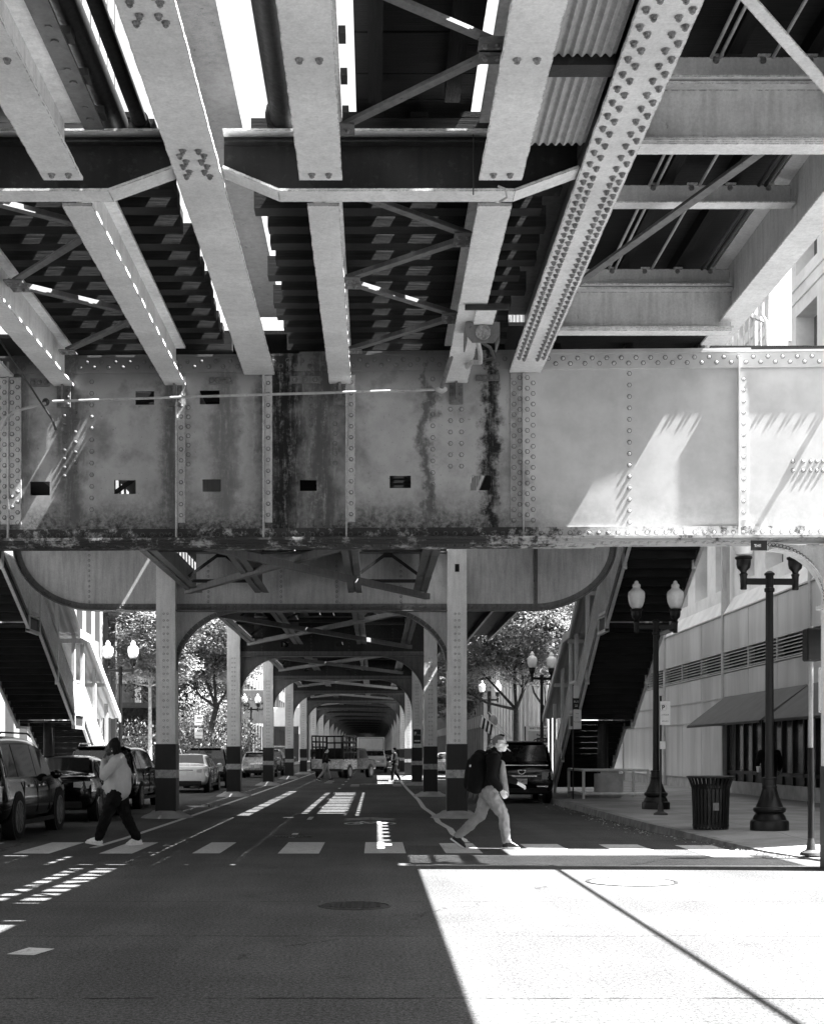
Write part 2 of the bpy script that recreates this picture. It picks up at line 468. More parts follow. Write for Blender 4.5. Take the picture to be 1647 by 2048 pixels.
def web_mat():
    "the web of the big cross girder: pale paint, soot stains and run marks with shapes of their own"
    t = NT('stained_web'); x, y, z = t.xyz()
    n1 = t.noise(2.2, 6, .65); n2 = t.noise(14, 8, .75); st = t.noise(3.5, 6, .7, (4, 4, .5))
    def band(c, w, s):
        d = t.math('ABSOLUTE', t.math('SUBTRACT', t.math('ADD', t.math('ADD', x, t.math('MULTIPLY', t.math('SUBTRACT', n1, .5), .7)), t.math('MULTIPLY', t.math('SUBTRACT', n2, .5), .22)), c))
        return t.remap(d, w*.1, w*1.15, s, 0)
    soot = None
    for c, w, s in ((-1.20, .55, 1.0), (-.70, .45, .8), (1.50, .15, 1.0), (.70, .13, .75), (-4.05, .30, .75), (-1.98, .30, .6), (-2.70, .26, .7), (-4.75, .35, .7), (1.88, .14, .4)):
        b = band(c, w, s); soot = b if soot is None else t.math('MAXIMUM', soot, b)
    soot = t.math('MULTIPLY', soot, t.remap(t.math('ADD', t.math('MULTIPLY', st, .6), t.math('MULTIPLY', n2, .4)), .30, .52, .30, 1.0))
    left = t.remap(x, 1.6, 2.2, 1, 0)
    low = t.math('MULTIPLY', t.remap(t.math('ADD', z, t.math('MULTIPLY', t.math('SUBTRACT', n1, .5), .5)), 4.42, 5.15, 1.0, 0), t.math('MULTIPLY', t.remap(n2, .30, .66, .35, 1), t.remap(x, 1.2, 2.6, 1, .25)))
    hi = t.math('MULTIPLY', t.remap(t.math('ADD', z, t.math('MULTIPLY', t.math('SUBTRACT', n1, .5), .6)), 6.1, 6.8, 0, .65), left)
    k = t.math('MAXIMUM', t.math('MAXIMUM', soot, low), hi)
    pits = t.math('MULTIPLY', t.remap(t.noise(20, 10, .82), .585, .64, 0, .85), t.remap(left, 0, 1, .15, 1))
    k = t.math('MAXIMUM', k, pits)
    blot = t.math('MULTIPLY', t.remap(t.noise(1.3, 7, .65), .44, .70, 0, .55), left)
    k = t.math('MAXIMUM', k, blot)
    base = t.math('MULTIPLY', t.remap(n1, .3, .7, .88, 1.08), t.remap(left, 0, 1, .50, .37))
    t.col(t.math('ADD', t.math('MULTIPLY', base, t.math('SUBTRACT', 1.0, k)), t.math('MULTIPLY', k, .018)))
    t.rough(.8); t.spec(.08); t.bump(t.noise(50, 5, .7), .10, .006); return t.m
M['web'] = web_mat()
def soot_mat():
    t = NT('stained_flange'); x, y, z = t.xyz()
    n = t.math('ADD', t.math('MULTIPLY', t.noise(7, 9, .75), .6), t.math('MULTIPLY', t.noise(1.2, 3), .4))
    left = t.remap(x, .8, 3.2, .62, .0)
    k = t.remap(t.math('ADD', n, t.math('MULTIPLY', left, .22)), .52, .62, 0, .92)
    t.col(t.math('ADD', t.math('MULTIPLY', t.math('SUBTRACT', 1.0, k), .38), t.math('MULTIPLY', k, .015)))
    t.rough(.8); t.spec(.1); t.bump(t.noise(30, 6, .7), .3, .012); return t.m
M['flange'] = soot_mat()
# ------------------------------------------------------------------ camera, sky, sun
cam = bpy.data.cameras.new('camera'); co = bpy.data.objects.new('camera', cam); COL.objects.link(co)
co.location = (0, 0, H0); co.rotation_euler = (R(90), 0, 0)
cam.sensor_fit = 'VERTICAL'; cam.sensor_height = 36; cam.sensor_width = 36*823/1024
cam.lens = 36*F/2048
cam.shift_x = (823.5 - VX)/2048; cam.shift_y = (VY - 1024)/2048
cam.clip_start = .1; cam.clip_end = 5000
SC.camera = co
SUN = Vector((.58, -.066, 1.0)).normalized()
w = bpy.data.worlds.new('World'); SC.world = w; w.use_nodes = True
nt = w.node_tree; bg = nt.nodes['Background']
sky = nt.nodes.new('ShaderNodeTexSky'); sky.sky_type = 'NISHITA'; sky.sun_disc = False
sky.sun_elevation = math.asin(SUN.z); sky.sun_rotation = math.atan2(SUN.x, SUN.y)
sky.dust_density = 2.5; sky.air_density = 1.2
bw = nt.nodes.new('ShaderNodeRGBToBW')
nt.links.new(sky.outputs[0], bw.inputs[0]); nt.links.new(bw.outputs[0], bg.inputs['Color'])
bg.inputs['Strength'].default_value = .05
sl = bpy.data.lights.new('sun', 'SUN'); sl.energy = 5.0; sl.angle = R(.4); sl.color = (1, 1, 1)
so = bpy.data.objects.new('sun', sl); COL.objects.link(so)
so.rotation_euler = (-SUN).to_track_quat('-Z', 'Y').to_euler()
so.location = (30, -10, 60)
SC.view_settings.view_transform = 'Standard'; SC.view_settings.look = 'None'
SC.view_settings.gamma = 1; SC.view_settings.exposure = 3.36
SC.cycles.max_bounces = 7; SC.cycles.diffuse_bounces = 5; SC.cycles.glossy_bounces = 3
SC.cycles.transmission_bounces = 3; SC.cycles.transparent_max_bounces = 4
SC.cycles.caustics_reflective = False; SC.cycles.caustics_refractive = False
SC.cycles.use_denoising = True
SC.cycles.sample_clamp_indirect = 6
# ------------------------------------------------------------------ ground, road, pavements, markings
struct(MB().sheet([(-3000,-3000),(3000,-3000),(3000,3000),(-3000,3000)], -.04).build('ground', M['concrete']))
struct(MB().sheet([(-90,-60),(90,-60),(90,420),(-90,420)], 0).build('road', M['asphalt']))

def pavement(name, kerb, inner, z=.15, zlist=None):
    "raised slab: kerb line with its own heights, then an inner outline at full height"
    mb = MB(); n = len(kerb)
    zl = zlist or [z]*n
    kb = MB()
    # kerb stones
    for i in range(n-1):
        (x0,y0),(x1,y1) = kerb[i], kerb[i+1]
        d = Vector((x1-x0, y1-y0)).normalized(); nrm = Vector((-d.y, d.x))*SIDE
        a0 = (x0+nrm.x*.16, y0+nrm.y*.16); a1 = (x1+nrm.x*.16, y1+nrm.y*.16)
        vs = [(x0,y0,-.02),(x1,y1,-.02),(x1+nrm.x*.02,y1+nrm.y*.02,zl[i+1]),(x0+nrm.x*.02,y0+nrm.y*.02,zl[i]),(a0[0],a0[1],zl[i]+.002),(a1[0],a1[1],zl[i+1]+.002)]
        kb.add(vs, [(0,1,2,3),(3,2,5,4)])
    struct(kb.build('kerb', M['kerb']))
    off = []
    for i in range(n):
        a = Vector(kerb[max(i-1,0)]); b = Vector(kerb[min(i+1,n-1)]); d = (b-a).normalized(); nr = Vector((-d.y,d.x))*SIDE
        off.append((Vector(kerb[i]) + nr*.15, Vector(kerb[i]) + nr*1.7))
    for i in range(n-1):
        p, q, p2, q2 = off[i][0], off[i+1][0], off[i][1], off[i+1][1]
        mb.add([(p.x,p.y,zl[i]),(q.x,q.y,zl[i+1]),(q2.x,q2.y,z),(p2.x,p2.y,z)], [(0,1,2,3)])
    poly = [(o[1].x, o[1].y) for o in off] + inner
    mb.sheet(poly, z)
    return struct(mb.build(name, M['paving']))
SIDE = +1
KR = [(5.25,330),(5.25,60),(5.25,36),(5.25,29.5),(5.27,26.2),(5.42,24.5),(5.72,22.6),(5.95,20.6),(6.22,19.0),(6.9,17.95),(8.2,17.4),(12,17.2),(60,17.2)]
pavement('pavement', [p for p in KR], [(60,330)], zlist=[.15,.15,.15,.15,.15,.13,.06,.025,.03,.10,.14,.15,.15])
SIDE = -1
KL = [(-8.45,330),(-8.45,60),(-8.45,34),(-8.5,25),(-8.8,22),(-10,20),(-12,19),(-60,19)]
pavement('pavement', KL, [(-60,330)])

mk = MB(); zz = .004
for c, wd, y0, y1 in ((-6.5,.5,20.3,22.8),(-5.2,.55,20.4,22.9),(-3.92,.5,20.4,22.9),(-2.56,.42,20.45,22.9),(-1.16,.62,20.4,22.95),(.15,.63,20.45,22.95),(1.35,.56,20.45,22.7),(2.72,.62,20.3,22.5),(4.02,.64,20.2,22.4),(5.22,.6,19.7,22.2)):
    n = 5
    for k in range(n):
        mk.sheet([(c-wd/2+wd*k/n, y0),(c-wd/2+wd*(k+1)/n, y0),(c-wd/2+wd*(k+1)/n, y1),(c-wd/2+wd*k/n, y1)], zz)
struct(mk.build('crosswalk', M['mark']))
mk = MB(); y = 24.2
while y < 140:
    mk.sheet([(-1.55,y),(-1.44,y),(-1.44,y+1.3),(-1.55,y+1.3)], zz); y += 6.35
struct(mk.build('centre_dashes', M['mark']))
def ribbon(mb, pts, wd, z=zz):
    for (x0,y0,_), (x1,y1,_) in zip([(p[0],p[1],0) for p in pts], [(p[0],p[1],0) for p in pts[1:]]):
        d = Vector((x1-x0, y1-y0)).normalized(); n = Vector((-d.y, d.x))*wd/2
        mb.sheet([(x0-n.x,y0-n.y),(x1-n.x,y1-n.y),(x1+n.x,y1+n.y),(x0+n.x,y0+n.y)][::1], z)
    return mb
mk = MB()
ribbon(mk, [(-4.52,21.6),(-4.44,24),(-4.4,30),(-4.36,45),(-4.34,120)], .12)
ribbon(mk, [(1.55,22.9),(1.46,25.2),(1.49,27),(1.38,29.5),(1.43,33),(1.33,37),(1.38,43),(1.32,55),(1.34,120)], .13)
struct(mk.build('lane_line', M['mark']))
def sharrow(cx, y0):
    mb = MB()
    def ring(x, y, r, ry):
        n = 18
        for k in range(n):
            a, b = 2*math.pi*k/n, 2*math.pi*(k+1)/n
            mb.sheet([(x+r*math.cos(a), y+ry*math.sin(a)),(x+r*math.cos(b), y+ry*math.sin(b)),(x+r*.72*math.cos(b), y+ry*.72*math.sin(b)),(x+r*.72*math.cos(a), y+ry*.72*math.sin(a))], zz)
    ring(cx-.34, y0+.35, .21, .42); ring(cx+.36, y0+.35, .21, .42)
    for a, b in (((-.34,.35),(-.14,.95)),((-.14,.95),(.2,.9)),((.2,.9),(.36,.35)),((-.14,.95),(.02,.38)),((.02,.38),(.2,.9)),((-.34,.35),(.02,.38)),((.2,.9),(.16,1.3)),((.06,1.3),(.3,1.3)),((-.14,.95),(-.2,1.2)),((-.3,1.2),(-.1,1.2))):
        ribbon(mb, [(cx+a[0], y0+a[1]),(cx+b[0], y0+b[1])], .07)
    for k in (1.75, 2.3):
        ribbon(mb, [(cx-.55, y0+k),(cx, y0+k+.55)], .13); ribbon(mb, [(cx, y0+k+.55),(cx+.55, y0+k)], .13)
    struct(mb.build('bicycle_marking', M['mark']))
sharrow(-.12, 28.6); sharrow(-.12, 62.5)
mk = MB()
for x, y in ((-.92,60),(-.92,62.2),(1.0,60),(1.0,62.2),(-2.3,66),(-2.3,69)):
    mk.sheet([(x-.2,y),(x+.2,y),(x+.2,y+.9),(x-.2,y+.9)], zz)
mk.sheet([(-2.80,10.27),(-2.58,10.22),(-2.50,10.55),(-2.72,10.62)], zz)  # pool of sunlight painted as a pale patch on the asphalt
struct(mk.build('stop_marks_sun_patch', M['mark']))

def manhole(loc, r, label, grate=True):
    t = thing('manhole_cover', label, 'manhole cover', (loc[0], loc[1], 0), group='manhole covers in the road')
    mb = MB().lathe([(r*1.0,-.01),(r*1.0,.008),(r*.93,.009),(r*.93,-.004)], (loc[0],loc[1],0), 40)
    mb.build('rim', M['rust'], t)
    mb = MB().lathe([(r*.90,-.01),(r*.90,.004),(r*.86,.006)], (loc[0],loc[1],0), 40)
    s = r*.16; k = -5
    for i in range(-6, 7):
        for j in range(-6, 7):
            x, y = i*s, j*s
            if math.hypot(x, y) < r*.8: mb.box(loc[0]+x-s*.32, loc[0]+x+s*.32, loc[1]+y-s*.32, loc[1]+y+s*.32, .0, .014)
    mb.build('lid', M['rust'] if grate else M['concrete'], t)
manhole(gnd(710,1812), .36, 'dark cast iron manhole cover with a grid of studs in the shaded asphalt')
manhole(gnd(1262,1764), .54, 'large pale manhole cover lying in the sunlit asphalt', False)
manhole((-1.52,24.6), .36, 'dark manhole cover lying just beyond the crosswalk between two lane dashes')
pd = NT('puddle_water'); pd.col(.012); pd.rough(.03); pd.spec(.6)
p = MB()
p.add([(-4.75+ (.55+.12*math.sin(5*a))*math.cos(a), 38.2+(.75+.2*math.cos(3*a))*math.sin(a), .005) for a in [2*math.pi*k/26 for k in range(26)]], [tuple(range(26))])
struct(p.build('puddle', pd.m))

rnd = random.Random(4); lt = MB()
for _ in range(520):
    yy = 19.5 + 26*rnd.random()**1.5; kx = 5.25 if yy > 25 else 5.25 + (25.5-yy)*.14
    if rnd.random() < .3: kx = -8.3 + rnd.random()*.6; x = kx
    else: x = kx - abs(rnd.gauss(0,.22)) - .03
    a = rnd.random()*6.28; L = rnd.uniform(.01,.035); u = Vector((math.cos(a), math.sin(a), 0))*L; v = Vector((-u.y, u.x, 0))*.6; c = Vector((x, yy, .006)); h = Vector((0,0,rnd.uniform(.004,.02)))
    lt.add([tuple(c-u), tuple(c+v+h), tuple(c+u), tuple(c-v)], [(0,1,2),(0,2,3)])
struct(lt.build('kerb_litter', M['bark_pale']), 'stuff')
# ------------------------------------------------------------------ the elevated railway: near span, big cross girder
BY = 17.8                                 # face of the big cross girder
def rowz(mb, x, z0, z1, n, y, r=.024, nrm=(0,-1,0)):
    for k in range(n): mb.rivet((x, y, z0+(z1-z0)*k/max(1,n-1)), nrm, r)
g = thing('cross_girder', 'massive riveted steel cross girder with square holes spanning the whole intersection', 'girder', (0,BY,0), rz=-.030)
def PX(px): return (px-VX)*BY/F
def PZ(py): return H0 + (VY-py)*BY/F
ZB, ZT = 4.30, 6.76
holes = []
for cx, cy, wd, hg in ((75,973,40,28),(247,971,44,28),(422,969,37,25),(616,970,34,22),(800,964,42,25),(960,967,40,30),(287,792,38,28),(418,792,40,28)):
    holes.append((PX(cx-wd/2), PX(cx+wd/2), PZ(cy+hg/2), PZ(cy-hg/2)))
mb = MB().plate(-9.4, 9.6, ZB+.01, ZT-.01, BY, BY+.02, holes)
f = BY
for px, z0, z1, n in ((180,4.6,6.45,13),(865,4.6,6.45,13),(1255,4.55,6.5,14),(375,5.35,6.1,7),(670,5.35,6.0,6),(622,5.85,6.2,5),(648,5.85,6.2,5),(125,5.2,6.0,8),(147,5.25,6.05,7),(900,5.3,6.05,6),(922,5.3,6.05,6)):
    rowz(mb, PX(px), z0, z1, n, f, .026)
for px in (1577,1597,1612,1624,1636):
    for py in (928,946): mb.rivet((PX(px), f, PZ(py)), (0,-1,0), .024)
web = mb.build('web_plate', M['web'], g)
def cover(px0, px1, py0, py1, n):
    c = MB().box(PX(px0), PX(px1), f-.025, f-.001, PZ(py1), PZ(py0))
    for k in range(n): c.rivet((PX(px0+(px1-px0)*(k+.5)/n), f-.025, PZ((py0+py1)/2)), (0,-1,0), .03)
    c.build('splice_plate', M['steel_mid'], g)
cover(417,463,752,766,4); cover(950,998,752,764,4); cover(56,95,752,768,3); cover(580,640,752,766,3)
def stiff(px, w=.10, out=.065, double=False, z0=ZB+.07, z1=ZT-.05):
    s = MB(); x = PX(px)
    if not double:
        s.box(x-.012, x+.012, f-out, f-.001, z0, z1); s.box(x+.013, x+.013+w, f-.022, f-.002, z0+.2, z1-.2)
        rowz(s, x+.06, z0+.3, z1-.3, 13, f-.022, .024)
    else:
        s.box(x-.012, x+.012, f-out, f-.001, z0, z1)
        for sd in (-1, 1):
            a, b = sorted((x+sd*.013, x+sd*.17)); s.box(a, b, f-.026, f-.002, z0+.19, z1-.2)
            rowz(s, x+sd*.05, z0+.28, z1-.26, 14, f-.026, .026); rowz(s, x+sd*.125, z0+.21, z1-.33, 14, f-.026, .026)
    s.build('stiffener', M['bent' if PX(px) < 1.5 else 'web'], g)
for px in (352,527,693,1470): stiff(px)
for px in (12,1045): stiff(px, double=True)
stiff(-330); stiff(1900)
def leg(name, za, zb, rows, step, out=.03, mat='girder', x0=-9.4, x1=9.6, r=.026):
    m = MB().box(x0, x1, f-out, f-.001, za, zb); x = -4.95; i = 0
    while x < 6.2:
        m.rivet((x, f-out, rows[i % len(rows)]), (0,-1,0), r); x += step; i += 1
    return m.build(name, M[mat], g)
leg('top_angle', ZT-.20, ZT, (ZT-.06, ZT-.13), .095, mat='web')
leg('bottom_angle', ZB+.035, ZB+.19, (ZB+.11,), .125, mat='flange')
tf = MB().box(-9.4, 9.6, f-.04, f+.19, ZT+.001, ZT+.03)
tf.box(-1.0, 4.9, f-.036, f+.17, ZT+.031, ZT+.055)
tf.build('top_flange', M['web'], g)
bf = MB().box(-9.4, 9.6, f-.28, f+.30, ZB, ZB+.034); bf.box(-9.4, 5.0, f-.25, f+.27, ZB-.03, ZB-.001); bf.box(-9.4, 2.9, f-.22, f+.24, ZB-.055, ZB-.031)
x = -4.95
while x < 6.2:
    zb_ = ZB-.055 if x < 2.9 else (ZB-.03 if x < 5.0 else ZB)
    for yy in (f-.17, f-.08): bf.rivet((x, yy, zb_), (0,0,-1), .026)
    bf.rivet((x+.05, f-.2, ZB+.034), (0,0,1), .026); x += .12
bf.build('bottom_flange', M['flange'], g)
# right-hand column and its knee arch
cx = 6.13
c = MB().box(cx-.24, cx+.24, f-.2, f+.25, 1.35, ZB-.06)
for k in range(17):
    for dx in (-.05, .05): c.rivet((cx+dx, f-.2, 1.55+k*.16), (0,-1,0), .022)
c.box(cx-.3, cx+.3, f-.25, f+.3, 3.42, 3.47)
c.build('column', M['column'], g); MB().box(cx-.25, cx+.25, f-.21, f+.26, 0, 1.349).build('column_base', M['black_base'], g)
poly = [(cx-.24, ZB-.06), (PX(1530), ZB-.06)]
x0, r_, rz_ = PX(1530), cx-.24-PX(1530), .75
for k in range(13):
    a = math.pi/2*k/12; poly.append((x0 + r_*math.sin(a)*1.0, ZB-.10 - rz_*(1-math.cos(a))))
MB().prism(poly, 'y', f+.0, f+.02).build('knee_plate', M['girder'], g)
kf = MB(); prev = None
for k in range(13):
    a = math.pi/2*k/12; p = Vector((x0 + r_*math.sin(a), f+.02, ZB-.11 - rz_*(1-math.cos(a))))
    if prev is not None:
        kf.bar(prev, p, .26, .02, (prev-p).cross(Vector((0,1,0))))
        for t in (.25,.75):
            q = prev.lerp(p, t); kf.rivet((q.x-.02, f-.012, q.z+.06), (0,-1,0), .022)
    prev = p
kf.build('knee_flange', M['girder'], g)
# left-hand column, out of the frame but carrying the girder
MB().box(-9.25, -8.77, f-.2, f+.25, 0, ZB-.06).build('column', M['column'], g)

def yend(X): return BY - .030*X - .035
GROUP_S = 'track stringers carrying the rails over the near street'
def stringer(X, y0, y1, zb, zt, wb, label, bolts=(), name='track_stringer', ragged=True):
    t = thing(name, label, 'steel beam', (X, y0, zb), group=GROUP_S)
    MB().box(X-.011, X+.011, y0+.002, y1-.002, zb+.027, zt-.025).build('web', M['girder'], t)
    fl = MB()
    n = max(2, int((y1-y0)/.09)); l, r2 = [], []
    rnd = random.Random(int(X*100)+int(y0*7))
    for k in range(n+1):
        yy = y0+(y1-y0)*k/n
        l.append((X-wb/2+rnd.uniform(-.004,.003), yy)); r2.append((X+wb/2+rnd.uniform(-.003,.004), yy))
    fl.prism([p for p in l] + [p for p in reversed(r2)], 'z', zb, zb+.03)
    for (dx, yy) in bolts: fl.bolt((X+dx, yy, zb), (0,0,-1), .023, .03)
    fl.build('bottom_flange', M['steel'], t)
    MB().box(X-wb/2, X+wb/2, y0, y1, zt-.028, zt).build('top_flange', M['girder'], t)
    return t
ZS, ZST = 6.385, 6.90
near_b = lambda y1: [(-.07,y1-.12),(.07,y1-.12),(-.07,y1-2.0),(.07,y1-2.0)]
for X, wb, lab in ((-4.12,.34,'outermost stringer of the left track before the floor beam, cut by the frame'),
                   (-2.64,.33,'grey stringer of the left track before the floor beam with tie clips on its edge'),
                   (-.46,.36,'wide grey stringer left of the planked bay before the floor beam'),
                   (1.06,.36,'grey stringer beside the corrugated sheets before the floor beam')):
    t = stringer(X, 4.5, 11.44, ZS, ZST, wb, lab, near_b(11.44))
    if X in (-2.64, -.46):
        top = MB(); top.box(X+wb/2+.002, X+wb/2+.17, 4.5, 11.5, ZST-.06, ZST-.035)
        for k in range(9): top.tube([(X+wb/2+.09, 11.3-k*.62, ZST-.075), (X+wb/2+.09, 11.3-k*.62, ZST-.055)], .032, 8); top.tube([(X+wb/2+.09, 11.1-k*.62, ZST-.068), (X+wb/2+.09, 11.1-k*.62, ZST-.055)], .028, 8)
        if X == -2.64: top.build('drilled_flange', M['steel_mid'], t)
        for k in range(9): MB().box(X+wb/2+.13 if X==-2.64 else X+wb/2+.005, X+wb/2+.22 if X==-2.64 else X+wb/2+.06, 11.25-k*.62, 11.40-k*.62, ZST-.03, ZST+.03).build('tie_clip', M['rust'], t)
for X, wb, lab in ((-4.12,.27,'outermost stringer of the left track between floor beam and cross girder'),
                   (-2.64,.27,'ragged edged stringer with a lit web between floor beam and cross girder'),
                   (-.46,.285,'centre right stringer under the sun flecked ties between floor beam and cross girder'),
                   (1.06,.30,'stringer carrying the floodlight bracket and conduits by the cross girder')):
    t = stringer(X, 11.98, yend(X), ZS, ZST, wb, lab)
    st = MB(); ye = BY-.03*X
    st.box(X-.012, X+.012, ye-.16, ye-.03, ZS-.22, ZS-.002); st.box(X-.09, X+.09, ye-.055, ye-.03, ZS-.28, ZS-.004)
    for dx in (-.06,.06):
        for k in range(3): st.rivet((X+dx, ye-.055, ZS-.24+k*.09), (0,-1,0), .022)
    st.build('seat_bracket', M['steel_mid'], t)
# main longitudinal girders
def main_girder(X, wb, zb, zt, label, bolts, y0=4.5, wt=.5):
    t = thing('longitudinal_girder', label, 'steel girder', (X, y0, zb))
    MB().box(X-.012, X+.012, y0+.002, yend(X)-.002, zb+.03, zt-.026).build('web', M['steel_dark'], t)  # web colour darkened to imitate its shade
    fl = MB(); rnd = random.Random(int(X*50)); n = int((yend(X)-y0)/.08)
    fl.prism([(X-wb/2+rnd.uniform(-.003,.003), y0+(yend(X)-y0)*k/n) for k in range(n+1)] + [(X+wb/2+rnd.uniform(-.003,.003), y0+(yend(X)-y0)*k/n) for k in range(n,-1,-1)], 'z', zb, zb+.034)
    for dx, yy in bolts: fl.bolt((X+dx, yy, zb), (0,0,-1), .023, .045)
    fl.build('bottom_flange', M['steel'], t)
    MB().box(X-wt/2, X+wt/2, y0, yend(X), zt-.028, zt).build('top_flange', M['steel_mid'], t)  # darker grey puts shade into the flange underside
    return t
ZG = 6.515
b3 = []
for yc in (8.95, 9.2, 11.25, 11.45, 11.65):
    b3 += [(-.10,yc),(-.065,yc-.09),(.065,yc-.09),(.10,yc)]
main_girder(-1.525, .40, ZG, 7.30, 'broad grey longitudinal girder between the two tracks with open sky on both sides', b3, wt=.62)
b6 = []; yy = 8.6
while yy < 17.1:
    step = .215 if yy < 11.6 else .15
    b6 += [(-.155,yy),(-.085,yy+step*.45),(.085,yy+step*.45),(.155,yy)]; yy += step
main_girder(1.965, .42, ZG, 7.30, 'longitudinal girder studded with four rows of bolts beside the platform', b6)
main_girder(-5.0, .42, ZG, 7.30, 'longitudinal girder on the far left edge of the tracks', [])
# floor beam with a haunched bottom flange
fb = thing('floor_beam', 'dark haunched floor beam crossing under the tracks ahead of the cross girder', 'steel beam', (-1.5,11.7,6.4))
FBY = 11.72; zb, zh, zt = 6.375, 6.575, 6.895
def outline(xa, xb):
    return [(xa, zh), (xa+.48, zb), (xb-.55, zb), (xb, zh)]
wb_, fl_ = MB(), MB()
for xa, xb in ((-1.31, 1.75), (-4.79, -1.74)):
    o = outline(xa, xb)
    wb_.prism([(xa, zt-.02)] + [(a, b+.012) for a, b in o] + [(xb, zt-.02)], 'y', FBY-.01, FBY+.01)
    for (x0,z0),(x1,z1) in zip(o, o[1:]):
        fl_.bar((x0,FBY,z0),(x1,FBY,z1), .23, .024)
    wb_.box(xa+.01, xb-.01, FBY-.10, FBY-.012, zt-.10, zt-.085)
    fl_.box(xa, xb, FBY-.13, FBY+.13, zt-.02, zt)
wb_.build('web', M['steel_dark'], fb); fl_.build('flange', M['steel'], fb)  # web near black, its shade put into the colour
# zigzag bracing
def zig(pts, label, w=.085):
    for i in range(len(pts)-1):
        p, q = Vector(pts[i]), Vector(pts[i+1])
        t = thing('lateral_brace', label % ORD[i], 'brace', tuple(p), group='zigzag braces between the stringers')
        MB().angle(p, q, w, .012, (0,0,1), 1 if i % 2 else -1).build('angle_bar', M['steel_mid'], t)
        for e, d in ((p, q-p), (q, p-q)):
            gz = MB(); d = d.normalized()*.13; gz.box(e.x-.10+d.x, e.x+.10+d.x, e.y-.10+d.y, e.y+.10+d.y, e.z-.022, e.z-.008)
            for k in (-.05,.04): gz.bolt((e.x+d.x+k, e.y+d.y, e.z-.022), (0,0,-1), .02, .02)
            gz.build('gusset', M['steel_mid'], t)
zz_ = 6.68
zig([(-.36,12.3,zz_),(.98,13.5,zz_),(-.36,14.75,zz_),(.98,15.95,zz_),(-.36,17.35,zz_)], '%s diagonal brace between the pair of stringers under the right track')
zig([(-4.02,12.3,zz_),(-2.74,13.3,zz_),(-4.02,14.85,zz_),(-2.74,15.95,zz_),(-4.02,17.4,zz_)], '%s diagonal brace between the pair of stringers under the left track')
zig([(-.30,8.9,zz_),(.95,9.85,zz_),(-.36,11.2,zz_)], '%s diagonal brace under the planked bay before the floor beam', .075)
# ---- what lies over the near bay: planks, long timbers, pipes, corrugated sheets
def simple(name, mb, mat, label, cat, group=None, loc=None, smooth=False):
    lo = loc or tuple(mb.v[0]); return tag(mb.build(name, M[mat], loc=lo, smooth=smooth), label, cat, group)
y = 4.6; k = 0
while y < 13.2:
    dz = random.uniform(0,.02)
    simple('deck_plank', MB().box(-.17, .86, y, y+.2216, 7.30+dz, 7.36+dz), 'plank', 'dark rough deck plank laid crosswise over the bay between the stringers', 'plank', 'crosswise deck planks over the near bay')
    y += .222
for X, wd, lab in ((.0,.12,'dark long timber on the edge of the planked bay by the sky slit'),(.66,.13,'dark long timber under the deck planks nearer the corrugated sheets')):
    simple('long_timber', MB().box(X-wd/2, X+wd/2, 4.5, 11.6, 7.12, 7.28), 'plank_y', lab, 'timber', 'long timbers under the deck')
for a,b in ((-4.62,-2.83),):
    y = 4.6
    while y < 11.7:
        simple('deck_plank', MB().box(a, b, y, y+.2216, 7.0, 7.06), 'plank', 'dark deck plank over the left track near the frame edge', 'plank', 'crosswise deck planks over the left track'); y += .222
y = 4.6
while y < 11.85:
    simple('deck_plank', MB().box(.975, 1.93, y, y+.2216, 7.16, 7.21), 'plank', 'dark deck plank added out of sight above the corrugated sheets to block sun', 'plank', 'crosswise deck planks over the near bay'); y += .222  # planks added to close a sun gap above the sheets
for X, r, z, lab in ((-2.275,.113,7.05,'thick black pipe running beside the left track stringer with sky on both sides'),
                     (-2.05,.063,7.05,'slimmer black pipe nearer the broad centre girder'),
                     (-.77,.15,7.1,'thick black pipe ending in a collar left of the planked bay')):
    t = thing('pipe', lab, 'pipe', (X, 4.5, z), group='black pipes along the tracks')
    MB().tube([(X,4.5,z),(X,11.85,z)], r, 16).build('barrel', M['black'], t, smooth=True)
    if r != .113: MB().lathe([(r*1.25,0),(r*1.25,.12),(r*.9,.12)], (X,11.75,z), 16, axis='y').build('collar', M['black'], t, smooth=True)
def corr(x0, x1, y0, y1, z, label):
    mb = MB(); n = 44
    for k in range(n+1):
        x = x0+(x1-x0)*k/n; zz = z + .014*math.sin(2*math.pi*(x-x0)/.068)
        mb.v += [(x,y0,zz),(x,y1,zz),(x,y0,zz+.006),(x,y1,zz+.006)]
    for k in range(n):
        b = 4*k; mb.f += [(b,b+4,b+5,b+1),(b+2,b+3,b+7,b+6),(b,b+2,b+6,b+4),(b+1,b+5,b+7,b+3)]
    simple('corrugated_sheet', mb, 'galv', label, 'metal sheet', 'corrugated sheets under the deck', smooth=True)
corr(1.25, 1.752, 4.6, 9.84, 6.62, 'corrugated metal sheet at the top edge of the frame')
corr(1.25, 1.752, 10.06, 11.28, 6.62, 'shorter corrugated metal sheet between dark cross bar and floor beam')
simple('cross_bar', MB().box(1.25, 1.75, 9.86, 10.04, 6.56, 6.72), 'steel_dark', 'dark cross bar between the two corrugated sheets', 'steel bar')
